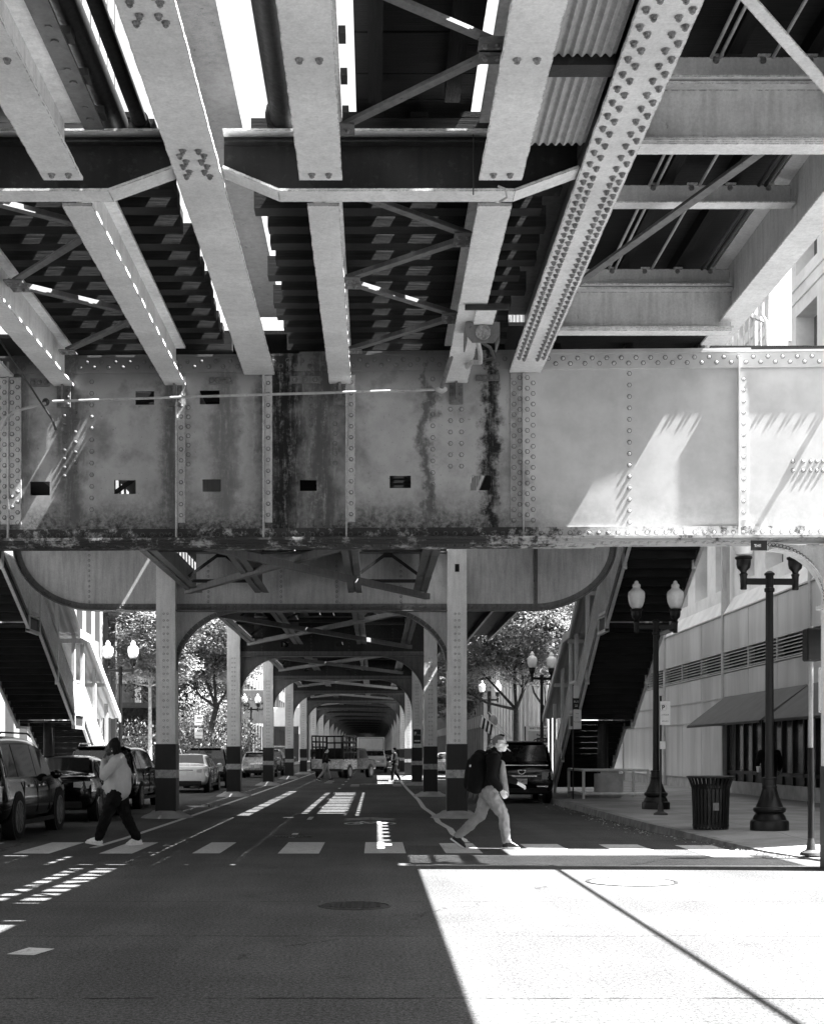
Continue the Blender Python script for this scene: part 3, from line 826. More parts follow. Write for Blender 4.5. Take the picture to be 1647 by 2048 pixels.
# ---- the platform bay on the right
pg = thing('platform_girder', 'pale platform edge girder running out of the right side of the frame', 'steel girder', (4.37,4.5,6.8))
X = 4.37
MB().box(X-.012, X+.012, 4.5, 17.45, 6.84, 7.53).build('web', M['girder'], pg)
MB().box(X-.16, X+.16, 4.5, 17.5, 6.81, 6.841).build('bottom_flange', M['steel'], pg, bevel=.004)
MB().box(X-.19, X+.19, 4.5, 17.5, 7.529, 7.56).build('top_flange', M['steel'], pg)
sp = MB().box(X-.145, X-.013, 17.3, 17.33, 6.86, 7.5); sp.box(X-.1, X-.075, 17.2, 17.29, 6.85, 7.5)
for k in range(4): sp.rivet((X-.09, 17.2, 6.95+k*.14), (0,-1,0), .026)
sp.build('end_angle', M['steel_dark'], pg)
def xbeam(yc, deep, label):
    t = thing('platform_cross_beam', label, 'steel beam', (3.1,yc,6.7), group='cross beams under the platform')
    if deep:
        MB().ibeam_x(yc, 1.99, 4.355, 6.70, 7.20, .24).build('beam', M['girder'], t)
        MB().box(2.0, 4.34, yc-.10, yc+.10, 6.674, 6.699).build('bottom_plate', M['steel'], t)
    j = MB(); j.box(2.2, 4.34, yc+.0, yc+.012, 7.215, 7.46); j.box(2.2, 4.34, yc-.16, yc-.001, 7.215, 7.232)
    for k in range(5): j.bolt((2.5+k*.4, yc, 7.43), (0,-1,0), .022, .02); j.box(2.45+k*.4, 2.56+k*.4, yc-.03, yc, 7.462, 7.475)
    j.build('joist_channel', M['steel'], t)
xbeam(11.5, True, 'deep pale cross beam of the platform with rusty run marks')
xbeam(14.1, False, 'shallow cross beam of the platform between the two deep ones')
xbeam(16.55, True, 'deep pale cross beam of the platform just before the cross girder')
xbeam(8.6, False, 'shallow cross beam of the platform near the top edge of the frame')
y = 4.6
while y < 17.6:
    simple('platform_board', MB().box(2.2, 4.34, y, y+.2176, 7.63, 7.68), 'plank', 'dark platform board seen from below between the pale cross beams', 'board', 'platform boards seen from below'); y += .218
for X, lab in ((2.35,'dark joist under the platform boards close to the bolted girder'),(3.05,'dark joist under the platform boards beside the twin conduits'),(3.72,'dark joist under the platform boards near the edge girder')):
    simple('platform_joist', MB().box(X-.06, X+.06, 4.5, 17.5, 7.48, 7.625), 'plank_y', lab, 'timber', 'joists under the platform')
for X, r, lab in ((2.86,.016,'pale thin conduit under the platform, one of a close pair'),(2.935,.016,'pale thin conduit under the platform, partner in the pair'),(3.385,.016,'single pale conduit under the platform boards'),(4.0,.02,'dark cable along the platform edge girder'),(4.07,.02,'dark cable beside the edge girder flange')):
    simple('conduit', MB().tube([(X,4.5,7.46),(X,17.4,7.46)], r, 8), 'galv' if X < 3.9 else 'rust', lab, 'conduit', 'conduits under the platform', smooth=True)
for p, q, lab in (((2.45,9.4,6.95),(3.95,11.35,6.95),'pale flat diagonal brace crossing the top right corner'),((2.15,16.3,6.98),(3.55,12.1,6.98),'darker diagonal brace under the platform past the shallow cross beam')):
    simple('platform_brace', MB().angle(p, q, .10, .012, (0,0,1), -1), 'steel' if p[1] < 10 else 'steel_mid', lab, 'brace')
# ---- rod, conduit, floodlight hung on the stringer and girder
t = thing('hanging_rod', 'long thin pipe slung across the face of the cross girder', 'pipe', (PX(100), BY-.32, PZ(803)))
MB().tube([at(100,803,17.45), at(500,790,17.5), at(880,779,17.52)], .017, 8).build('pipe', M['galv'], t, smooth=True)
MB().blob(at(92,804,17.45), .05).build('knuckle', M['rust'], t, smooth=True)
MB().lathe([(.03,0),(.075,.03),(.075,.06),(.02,.08)], tuple(Vector(at(882,786,17.5))), 12).build('end_cap', M['galv'], t, smooth=True)
simple('riser_pipe', MB().tube([at(882,778,17.5), at(948,560,14.8)], .03, 10), 'steel_mid', 'thin pipe climbing along the stringer from the end of the slung pipe', 'pipe', smooth=True)
simple('loose_cable', MB().tube([at(0,862,17.3), at(12,838,17.3), at(30,822,17.35), at(78,810,17.4), at(92,806,17.42)], .02, 8), 'galv', 'pale loose cable curling off the left end of the slung pipe', 'cable', smooth=True)
simple('guy_wire', MB().tube([at(-20,650,16.6), at(105,840,17.5), at(112,860,17.55)], [.012,.012,.018], 6), 'rust', 'dark guy wire slanting down across the left end of the cross girder', 'wire')
fl = thing('floodlight', 'boxy floodlight bracket strapped under the stringer with a round lens', 'lamp', at(968,575,15.2))
A = Vector(at(965,575,15.2)); X = A.x; Y = A.y; Z = 6.385
h = MB().prism([(X-.19,Z-.03),(X+.19,Z-.03),(X+.19,Z-.15),(X+.12,Z-.24),(X-.12,Z-.24),(X-.19,Z-.15)], 'y', Y-.02, Y+.0)
h.box(X-.19, X+.19, Y-.02, Y+.42, Z-.03, Z-.01); h.box(X-.19,X-.175,Y,Y+.42,Z-.22,Z-.03); h.box(X+.175,X+.19,Y,Y+.42,Z-.22,Z-.03)
h.build('bracket', M['steel_mid'], fl)
MB().lathe([(.085,0),(.085,-.03),(.07,-.035)], (X,Y-.021,Z-.13), 18, axis='y').build('lens', M['bolt'], fl, smooth=True)
MB().box(X-.11, X+.11, Y-.55, Y-.03, Z-.045, Z-.004).build('mount_plate', M['steel'], fl)
MB().box(X-.24, X+.24, Y-.62, Y-.57, Z-.06, Z-.012).build('clamp_bar', M['steel_dark'], fl)
MB().tube([(X-.02,Y+.5,Z-.06),(X+.03,Y+.75,Z-.14),(X+.05,Y+1.0,Z-.17),(X-.03,Y+1.3,Z-.08),(X-.06,Y+1.7,Z-.03)], .028, 8).build('hose', M['galv'], fl, smooth=True)
MB().tube([(X-.05,Y+.45,Z-.05),(X+.14,Y+.7,Z-.08),(X+.22,Y+1.05,Z-.1),(X+.12,Y+1.35,Z-.05)], .02, 8).build('hose', M['rust'], fl, smooth=True)
simple('hanging_cable', MB().tube([at(946,268,11.5), at(946,390,11.55)], .006, 6), 'rust', 'very thin dark wire hanging down past the floor beam', 'wire')
simple('hanging_cable', MB().tube([at(995,372,11.5), at(1010,378,11.5), at(1013,395,11.55), at(998,404,11.6)], .010, 6), 'galv', 'short kinked cable end under the floor beam by the floodlight stringer', 'wire')
# ---- ties, boards, rails
def tie(X0, X1, y, zb, hgt=.22, wd=.20, lab='', grp=''):
    return tag(MB().box(X0, X1, y-wd/2, y+wd/2, zb, zb+hgt).build('railway_tie', M['tie'], loc=(X0,y,zb)), lab, 'railway tie', grp)
protos = {}
def tie_copy(key, y, args, lab, grp):
    if key not in protos: protos[key] = tie(*args, lab=lab, grp=grp); o = protos[key]
    else:
        o = protos[key].copy(); COL.objects.link(o)
    o.location.y = y + random.uniform(-.02,.02); o.location.x = args[0] + random.uniform(-.05,.05)*(1.6 if key == 'Rnear' else 1)
y = 12.0
while y < 31.4:
    zb = 6.905 if y < 19.5 else 6.62
    k = 'near' if y < 19.5 else 'mid'
    tie_copy('L'+k, y, (-4.68,-1.94,y,zb), 'dark timber tie across the left track ' + ('just before the cross girder' if k=='near' else 'just beyond the cross girder'), 'ties of the left track')
    tie_copy('R'+k, y, (-1.14,1.70,y,zb), 'dark timber tie across the right track ' + ('just before the cross girder' if k=='near' else 'just beyond the cross girder'), 'ties of the right track')
    y += .47
yt = y
while y < 72:
    tie_copy('Lfar', y, (-4.68,-2.12,y,6.62), 'dark timber tie across the left track over the arched bents', 'ties of the left track')
    tie_copy('Rfar' if y > 50 else 'Rwide', y, (-.98,2.3 if y > 50 else 3.3,y,6.62), 'dark long timber tie across the right track over the arched bents', 'ties of the right track')
    y += .47
rest = MB()
while y < 330:
    rest.box(-4.68,-2.12,y-.1,y+.1,6.62,6.84); rest.box(-.98,1.56,y-.1,y+.1,6.62,6.84); y += .47
struct(rest.build('distant_ties', M['tie']), 'stuff')
def board(X0, X1, y0, y1, z, lab, grp):
    simple('walkway_board', MB().box(X0, X1, y0, y1, z, z+.05), 'plank_y', lab, 'board', grp)
for c, tr in ((-3.4,'left'),(.29,'right')):
    for a, b, nm in ((-1.26,-.78,'outer'),(-.58,-.20,'inner'),(.02,.18,'narrow'),(.46,.72,'rail side'),(.86,1.27,'edge')):
        board(c+a, c+b, 11.9, 19.4, 7.135, '%s walkway board laid along the %s track above its ties' % (nm, tr), 'walkway boards over the near ties')
        if True:
            board(c+a, c+b, 19.6, 31.5, 6.85, '%s walkway board along the %s track beyond the cross girder' % (nm, tr), 'walkway boards over the farther ties')
for a, b in ((-4.66,-4.02),(-3.95,-3.3),(-3.22,-2.6),(-2.5,-2.14),(-.96,-.55),(-.50,.08)):
    board(a, b, 31.6, 250, 6.85, 'long dark walkway board running over the arched bents', 'walkway boards over the arched bents')
for c, tr in ((-3.4,'left'),(.29,'right')):
    for s, nm in ((-1,'left'),(1,'right')):
        x = c + s*.7525
        r = MB().box(x-.07, x+.07, 12, 19.4, 7.127, 7.15); r.box(x-.01, x+.01, 12, 19.4, 7.151, 7.23); r.box(x-.036, x+.036, 12, 19.4, 7.231, 7.27)
        r.box(x-.07, x+.07, 19.6, 330, 6.842, 6.865); r.box(x-.01, x+.01, 19.6, 330, 6.866, 6.945); r.box(x-.036, x+.036, 19.6, 330, 6.946, 6.985)
        simple('running_rail', r, 'rust', '%s running rail of the %s track seen through its ties' % (nm, tr), 'rail', 'running rails')
# overhead cable along the street on the right: it draws the soft line on the road
simple('overhead_cable', MB().tube([(6.55,-30,7.3),(6.6,0,7.25),(6.62,17.9,7.3)], .034, 8), 'black', 'thick black cable strung along the street above the right pavement', 'cable')

for a, b in ((-2.1,-1.62),(-1.58,-1.0)):  # added boards that stop sunlight between the tracks
    board(a, b, 18.1, 19.5, 7.14, 'board added to keep sun from falling between the tracks over the cross girder', 'boards added between the tracks to block sun')
    board(a, b, 19.6, 250, 6.85, 'long board added to keep sun from falling between the two tracks', 'boards added between the tracks to block sun')
for a, b in ((-3.05,-2.87),(-3.42,-3.35),(.3,.5),(.72,.98),(1.0,1.12)):  # fillers added to keep sun off the road below
    board(a, b, 19.6, 31.5, 6.91, 'narrow filler board added to block sun just beyond the cross girder', 'walkway boards over the farther ties')
for a, b in ((.12,.7),(.74,1.3),(1.36,2.28)):  # boards added to keep sun out of the far tunnel
    board(a, b, 52, 250, 6.85, 'wide dark board added over the right track to keep sun out of the tunnel', 'walkway boards over the arched bents')
t = thing('elevated_deck', 'dark underside of the elevated railway continuing over the near side of the street', 'bridge deck', (0,-10,7))
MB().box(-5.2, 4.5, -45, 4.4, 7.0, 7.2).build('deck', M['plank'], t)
m = MB()
for X in (-5.0,-4.1,-2.6,-1.5,-.46,1.06,1.96,4.37): m.ibeam_y(X, -45, 4.39, 6.4, 6.99, .3)
m.build('girders', M['girder'], t)

y = 31.7
while y < 52:
    d = random.uniform(.3,.6)
    simple('stripe_board', MB().box(.1, 3.3, y, y+d, 6.905, 6.95), 'plank', 'wide dark board added across the long ties to stripe the sunlight below', 'board', 'boards added to stripe the sunlight'); y += d+random.uniform(.9,1.6)  # added boards, spaced to stripe the sun on the lane

board(1.60, 2.18, 17.75, 19.5, 7.14, 'board added beside the platform edge to block a streak of sun', 'walkway boards over the near ties')  # added to shut out a streak of sun
# ------------------------------------------------------------------ the arched bents down the street
XL, XR = -4.86, 1.90
def bent(Y, first, label):
    t = thing('steel_bent', label, 'bridge bent', (0, Y, 0), group='riveted steel bents down the street')
    zb, zt = 4.84, 6.18
    hl = [(-3.25,-2.98,5.15,5.33),(-1.35,-1.1,5.15,5.33)] if not first else []
    w_ = MB().plate(XL+.2, XR-.2, zb+.01, zt-.01, Y-.01, Y+.01, hl)
    for xx in (-3.9,-2.2,-.9,.6): rowz(w_, xx, 5.05, 6.0, 9, Y-.01, .024)
    w_.build('girder_web', M['bent'] if first else M['steel_dark'], t)  # far webs near black, tunnel shade put into the colour
    fl = MB().box(XL+.2, XR-.2, Y-.2, Y+.2, zb-.025, zb); fl.box(XL+.2, XR-.2, Y-.2, Y+.2, zt, zt+.03)
    fl.box(XL+.22, XR-.22, Y-.035, Y-.012, zb+.02, zb+.16)
    x = XL+.3
    while x < XR-.3: fl.rivet((x, Y-.035, zb+.09), (0,-1,0), .026); x += .14
    fl.build('girder_flange', M['steel_mid'], t)
    for X, s in ((XL,1),(XR,-1)):
        c = MB(); top = 6.32 if first else 6.2
        c.box(X-.225, X+.225, Y-.24, Y-.215, 1.72, top); c.box(X-.225, X+.225, Y+.215, Y+.24, 1.72, top); c.box(X-.10, X+.10, Y-.214, Y+.214, 1.72, top)
        for sd in (-1,1): c.box(X+sd*.225-.006-.006*sd, X+sd*.225+.006-.006*sd, Y-.213, Y+.213, 1.72, top)
        k = 0
        while 1.8+k*.155 < (4.75 if first else 4.9):
            for dx in (-.045,.045): c.rivet((X+dx, Y-.24, 1.8+k*.155), (0,-1,0), .021)
            k += 1
        c.build('column', M['column'], t)
        MB().box(X-.24, X+.24, Y-.255, Y+.255, .0, 1.719).build('column_base', M['black_base'], t)
        MB().box(X-.2425, X+.2425, Y-.2575, Y+.2575, .93, 1.12).build('scuffed_band', M['band'], t)
        MB().lathe([(.62,0),(.55,.05),(.40,.11),(.34,.16),(.30,.17)], (X,Y,0), 14).build('footing', M['concrete'], t)
        # knee arch
        rx, rz_ = 1.42, 1.28
        cxx = X + s*.225
        poly = [(cxx, zb-.03)]
        arc = []
        for k in range(15):
            a = math.pi/2*k/14
            arc.append((cxx + s*(rx - rx*math.cos(a)), zb-.03-rz_ + rz_*math.sin(a) - .10*math.cos(a)))
        poly += arc
        if s < 0: poly = poly[::-1]
        kp = MB().prism(poly, 'y', Y-.01, Y+.01)
        kp.build('knee_plate', M['bent' if first else 'steel_mid'], t)  # far knees darker in colour to imitate tunnel shade
        kf = MB(); kr = arc
        for (x0,z0),(x1,z1) in zip(kr, kr[1:]):
            d = Vector((x1-x0,0,z1-z0)); u = Vector((-d.z,0,d.x))
            kf.bar((x0,Y,z0),(x1,Y,z1), .2, .016, u)
            n = Vector((-d.z*s,0,d.x*s)).normalized()*.05*1
            kf.bar((x0+n.x*1.2,Y-.02,z0+n.z*1.2),(x1+n.x*1.2,Y-.02,z1+n.z*1.2), .016, .09, u)
            for q in (.3,.8): kf.rivet((x0+d.x*q+n.x*1.2, Y-.028, z0+d.z*q+n.z*1.2), (0,-1,0), .02)
        kf.build('knee_flange', M['steel_mid'], t)
    return t
b2 = bent(31.6, True, 'nearest arched steel bent with two columns and rounded cantilever brackets')
# cantilever brackets of the nearest bent
for X, s in ((XL,-1),(XR,1)):
    Y = 31.6; x0 = X + s*.225; zb, zt = 4.86, 6.7; run, rx, rz_ = 1.55, 1.95, 1.55
    if s < 0: run, rx = 1.5, 1.85
    arc = [(x0, zb), (x0+s*run, zb)]
    for k in range(1, 17):
        a = math.pi/2*k/16; arc.append((x0+s*(run+rx*math.sin(a)), zb+rz_*(1-math.cos(a))))
    poly = [(x0, zt)] + arc + [(arc[-1][0], zt)]
    if s < 0: poly = poly[::-1]
    pl = MB().prism(poly, 'y', Y-.01, Y+.01)
    xr = x0+s*1.58
    if s < 0: rowz(pl, x0-1.6, 5.05, 6.5, 13, Y-.01, .024)
    pl.build('bracket_plate', M['bent'], b2)
    if s > 0:
        st = MB().box(xr-.012, xr+.012, Y-.09, Y-.011, zb+.13, zt); st.box(xr+.013, xr+.09, Y-.03, Y-.012, zb+.13, zt)
        rowz(st, xr+.05, zb+.25, zt-.1, 14, Y-.03, .024); st.build('bracket_stiffener', M['steel_mid'], b2)
    kf = MB()
    for (xa,za),(xb,zb2) in zip(arc, arc[1:]):
        d = Vector((xb-xa,0,zb2-za)); u = Vector((-d.z,0,d.x))
        kf.bar((xa,Y,za-.012),(xb,Y,zb2-.012), .34, .02, u)
        n = Vector((-d.z*s,0,d.x*s)).normalized()*.075
        kf.bar((xa+n.x,Y-.022,za+n.z),(xb+n.x,Y-.022,zb2+n.z), .022, .13, u)
        m = max(1, round(d.length/.13))
        for q in range(m):
            p = Vector((xa,0,za)) + d*((q+.5)/m)
            kf.rivet((p.x+n.x*1.3, Y-.034, p.z+n.z*1.3), (0,-1,0), .022); 
            p = p + d*(.5/m); kf.rivet((p.x+n.x*.6, Y-.034, p.z+n.z*.6), (0,-1,0), .022)
    kf.build('bracket_flange', M['steel_mid'], b2)
    if s > 0: MB().box(X-.05, X+.05, Y-.246, Y-.238, 5.72, 5.9).build('slot', M['dark_room'], b2)
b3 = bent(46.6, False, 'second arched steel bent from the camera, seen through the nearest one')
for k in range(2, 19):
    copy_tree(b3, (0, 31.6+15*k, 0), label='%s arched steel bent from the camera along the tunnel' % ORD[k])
# spans: four stringers with slotted flanges, cross frames and lateral diagonals
def span(y0, y1, label):
    t = thing('track_span', label, 'bridge span', (0,y0,0), group='track spans over the street')
    for X in (-4.15,-2.62,-.46,1.03):
        s = MB(); zb, zt = 5.22, 6.60
        for sd in (-1,1):
            n = max(3, int((y1-y0)/.75))
            a, b = sorted((X+sd*.022, X+sd*.165))
            for k in range(n):
                ya, yb = y0+.25+(y1-y0-.5)*k/n, y0+.25+(y1-y0-.5)*(k+1)/n-.012
                s.box(a+random.uniform(0,.006), b+random.uniform(-.012,.0), ya, yb, zb+random.uniform(0,.004), zb+.02)
            s.box(X+sd*.02-.006, X+sd*.02+.006, y0+.25, y1-.25, zb+.021, zb+.13)
        s.box(X-.008, X+.008, y0+.25, y1-.25, zb+.022, zt-.02); s.box(X-.16, X+.16, y0+.25, y1-.25, zt-.019, zt)
        s.build('stringer', M['steel_mid'], t)  # darker than the near stringers, tunnel shade put into the paint
    n = 3
    for c in (-3.385,.285):
        for k in range(n):
            yy = y0 + (y1-y0)*(k+.6)/n
            fr = MB()
            fr.bar((c-.72,yy,5.30),(c+.72,yy,5.30), .07, .07); fr.bar((c-.72,yy,5.4),(c+.72,yy,6.45), .012, .07, (0,0,1)); fr.bar((c-.72,yy+.02,6.45),(c+.72,yy+.02,5.4), .012, .07, (0,0,1))
            fr.box(c-.1, c+.1, yy-.012, yy+.03, 5.82, 6.02)
            fr.build('cross_frame', M['steel_dark'], t)
    fr = MB().bar((-2.55,y0+(y1-y0)*.5,5.4),(-.5,y0+(y1-y0)*.5,6.4), .012, .07, (0,0,1)); fr.bar((-2.55,y0+(y1-y0)*.5+.02,6.4),(-.5,y0+(y1-y0)*.5+.02,5.4), .012,.07,(0,0,1))
    fr.bar((-2.55,y0+(y1-y0)*.5,5.32),(-.5,y0+(y1-y0)*.5,5.32), .07,.07); fr.build('cross_frame', M['steel_dark'], t)
    MB().angle((-4.3,y1-.6,5.16),(1.2,y0+3,5.16), .13, .012).build('lateral_diagonal', M['steel_mid'], t)
    MB().angle((-4.3,y0+3,5.04),(1.2,y1-.6,5.04), .13, .012).build('lateral_diagonal', M['steel_mid'], t)
    return t
span(17.9, 31.55, 'track span of slotted stringers between cross girder and nearest arched bent')
s2 = span(31.65, 46.55, 'track span just behind the nearest arched bent')
for k in range(1, 18):
    copy_tree(s2, (0, 31.65+15*k, 0), label='track span behind the %s arched bent from the camera' % ORD[k])
# ------------------------------------------------------------------ station stairs
def stairs(xc, s, label):
    "s=+1: the side shown to the street is -x (right pavement); s=-1 the mirror"
    t = thing('station_stairs', label, 'stairs', (xc, 45.2, .15), group='covered stairs up to the station platforms')
    W = .835
    prof = [(45.3,.15),(41.6,2.29),(40.4,2.29),(36.2,4.72),(35.1,4.72),(30.2,7.2)]      # underside line (y, z)
    segs = list(zip(prof, prof[1:]))
    # treads: sawtooth boards seen from beneath
    k = 0
    for (y0,z0),(y1,z1) in segs:
        m = MB()
        if abs(z1-z0) < .01:
            nb = 5
            for i in range(nb): m.box(xc-W+.03, xc+W-.03, y0+(y1-y0)*i/nb-.006*0, y0+(y1-y0)*(i+1)/nb+.012, z0+.13, z0+.17)
        else:
            n = max(3, round((z1-z0)/.172))
            for i in range(n):
                ya, yb = y0+(y1-y0)*i/n, y0+(y1-y0)*(i+1)/n; za = z0+(z1-z0)*(i+.5)/n+.12; zc = z0+(z1-z0)*(i+1.5)/n+.12
                m.box(xc-W+.03, xc+W-.03, yb-.03, ya, za, za+.045)
                m.box(xc-W+.03, xc+W-.03, yb-.028, yb-.004, za+.046, zc)
        m.build('treads', M['stair_wood'], t)
    def strip(x0, x1, dz0, dz1, mat, name, a=0, b=None, dy=0):
        m = MB()
        pts = prof[a:b]
        poly = [(y+dy, z+dz0) for y,z in pts] + [(y+dy, z+dz1) for y,z in reversed(pts)]
        m.prism(poly, 'x', x0, x1); return m.build(name, M[mat], t)
    for sd in (-1, 1):
        x = xc + sd*W
        st = 'stair_steel'
        strip(x-.008, x+.008, .02, .34, 'steel_dark' if True else st, 'stringer')
        strip(x-.06 if sd<0 else x-.02, x+.02 if sd<0 else x+.06, -.012, .018, st, 'stringer_flange')
        strip(x-.06 if sd<0 else x-.02, x+.02 if sd<0 else x+.06, .342, .37, st, 'stringer_flange')
        strip(x-.03, x+.03, 1.34, 1.40, st, 'hand_rail')
        strip(x-.012, x+.012, .44, .50, st, 'lower_rail')
        # perforated-looking panel of close balusters
        bl = MB()
        for (y0,z0),(y1,z1) in segs:
            n = max(4, int(abs(y1-y0)/.125))
            for i in range(n):
                f_ = (i+.5)/n; y = y0+(y1-y0)*f_; z = z0+(z1-z0)*f_
                bl.box(x-.014, x+.014, y-.018, y+.018, z+.50, z+1.35)
        bl.build('balusters', M['stair_steel'], t)
        for y, z in prof[:-1] + [(38.3,3.5),(32.6,6.0),(43.4,1.25)]:
            top = 3.0
            p = MB().box(x-.05, x+.05, y-.05, y+.05, z-.05 if z > .3 else .15, z+top)
            p.build('post', M['stair_steel'], t)
        for (y, z) in ((41.0,2.29),(35.65,4.72)):
            b = MB().box(x-.055, x+.055, y-.6, y+.6, z-.06, z+.02)
            b.box(x-.04, x+.04, y-.6, y+.6, z+.42, z+.50); b.build('landing_edge', M['stair_steel'], t)
    # sloping canopy: edge beams and ribbed sheets
    roof = [(46.6,2.55),(41.6,4.9),(40.2,4.95),(36.2,7.3),(35.1,7.35),(30.2,9.8)]
    for sd in (-1,1):
        x = xc + sd*(W+.22)
        m = MB(); m.prism([(y,z) for y,z in roof] + [(y,z+.24) for y,z in reversed(roof)], 'x', x-.03, x+.03); m.build('canopy_beam', M['stair_steel'], t)
    rf = MB(); n = 34
    for i in range(n):
        xa = xc-W-.19 + (2*W+.38)*i/n; xb = xc-W-.19 + (2*W+.38)*(i+1)/n
        for (y0,z0),(y1,z1) in zip(roof, roof[1:]):
            h = .035 if i % 4 < 2 else 0; h2 = .035 if (i+1) % 4 < 2 else 0
            rf.add([(xa,y0,z0+.12+h),(xb,y0,z0+.12+h2),(xb,y1,z1+.12+h2),(xa,y1,z1+.12+h)], [(0,1,2,3)])
    rf.build('canopy_sheet', M['roof_sheet'], t)
    pl = MB()
    for y, z in ((44.1,3.75),(41.0,4.93),(38.3,6.07),(35.6,7.33),(32.7,8.55)):
        pl.box(xc-W-.18, xc+W+.18, y-.06, y+.06, z-.10, z+.02)
    pl.build('canopy_purlins', M['stair_steel'], t)
    MB().tube([(xc+.05*s, 41.0, .15),(xc+.05*s, 41.0, 2.42)], .16, 14).build('support_column', M['steel_dark'], t, smooth=True)
    return t
stairs(6.85, 1, 'covered station stairs on the right pavement with a nearly black underside')
stairs(-9.85, -1, 'covered station stairs on the left with sunlit white railings and plank underside')
xs, ys = 7.08, 41.0
ft = tag(MB().lathe([(.36,.0),(.42,.08),(.44,.2),(.44,.72),(.30,.73),(.30,.86),(.28,.87)], (xs,ys,.15), 24).build('round_footing', M['concrete_lt'], loc=(xs,ys,.15), smooth=True), 'round pale concrete footing ringed by the white pipe barrier', 'footing')
br = thing('pipe_barrier', 'low white pipe barrier around the round concrete footing under the stairs', 'barrier', (6.9,40.2,.15))
for (x,y) in ((6.12,39.7),(8.02,39.7),(6.0,41.9),(8.0,41.9)):
    MB().tube([(x,y,.15),(x,y,1.0)], .045, 10).build('post', M['stair_steel'], br, smooth=True)
for z in (1.0, .30):
    MB().tube([(6.12,39.7,z),(8.02,39.7,z)], .045, 10).build('rail', M['stair_steel'], br, smooth=True)
    MB().tube([(6.12,39.7,z),(6.0,41.9,z)], .045, 10).build('rail', M['stair_steel'], br, smooth=True)
# station platforms beyond the cross girder (mostly hidden, shaped to shade the road)
for x0, x1, lab in ((2.2,5.6,'station platform deck over the right lane beyond the cross girder'),(-8.6,-4.74,'station platform deck over the left lane beyond the cross girder')):
    t = thing('station_platform', lab, 'platform', ((x0+x1)/2,18.2,6.9))
    b = MB(); right = x0 > 0; y = 17.58 if right else 17.97; k = 0; ye = 92 if right else 40
    while y < ye:
        if right:
            if y > 64: b.box(x0, 4.2, y, y+.2276, 7.05, 7.1); y += .228; k += 1; continue
            if y < 33 or y > 50: b.box(x0, 3.34, y, y+.2276, 7.05, 7.1)  # boards left out midway to let sun onto the lane
            b.box(3.72, 4.14 if 21 < y < 29.2 else 4.249, y, y+.2276, 7.05, 7.1)
            if y < 19.6:
                if y > 17.7:
                    for q in (0, .114): b.box(4.42, 9.8, y+q, y+q+.088, 6.85, 6.9)  # unseen slats added to half shade the strip before the crosswalk
            elif y > 21: b.box(4.42, 5.6 if y > 21 else 9.8, y, y+.2276, 7.05, 7.1)
            else: b.box(4.42, 6.1, y, y+.2276, 7.05, 7.1)
            if y > 50 or y < 32 or k % 6 < 3: b.box(3.341, 3.719, y, y+.2276, 7.05, 7.1)
            if y > 29.2 or y < 21 or k % 5 < 3: b.box(4.25, 4.419, y, y+.2276, 7.05, 7.1)
        else: b.box(x0, x1, y, y+.2276, 7.05, 7.1)
        y += .228; k += 1
    b.build('boards', M['plank'], t)
    j = MB()
    for k in (0,1,2,3): j.box(x0+.2+k*.97, x0+.3+k*.97, 18.2, ye if k < 2 else min(ye, 64), 6.8, 7.045)
    j.build('joists', M['steel_dark'], t)
    sgn = 1 if x0 > 0 else -1; xe = x1 if sgn > 0 else x0
    r = MB()
    for k in range(int((min(ye,64)-18)/1.6)): r.box(xe-.03, xe+.03, 18.3+k*1.6-.03, 18.3+k*1.6+.03, 7.1, 8.2)
    r.box(xe-.03, xe+.03, 18.2, min(ye,64), 8.2, 8.26); r.build('guard_rail', M['stair_steel'], t)
# near platform guard rail seen over the cross girder on the right
t = thing('platform_railing', 'white baluster railing standing at the platform edge above the cross girder', 'railing', (4.9,18.4,6.8))
b = MB(); p0 = Vector((4.75,17.98,6.8)); p1 = Vector((5.35,18.5,6.8))
for k in range(7):
    q = p0.lerp(p1, k/6); b.tube([q, q+Vector((0,0,.62))], .014, 6)
b.build('balusters', M['stair_steel'], t); MB().bar(p0+Vector((0,0,.64)), p1+Vector((0,0,.64)), .04, .05).build('top_rail', M['stair_steel'], t)
MB().box(5.24,5.50,18.0,18.2,6.8,8.2).build('end_post', M['stair_steel'], t)
MB().tube([(5.20,17.95,6.8),(5.20,17.95,7.25),(5.14,17.95,7.35),(5.14,17.95,7.75)], .025, 8).build('conduit', M['galv'], t, smooth=True)
MB().box(4.95,5.22,17.9,17.98,7.62,7.68).build('bracket', M['steel_mid'], t)

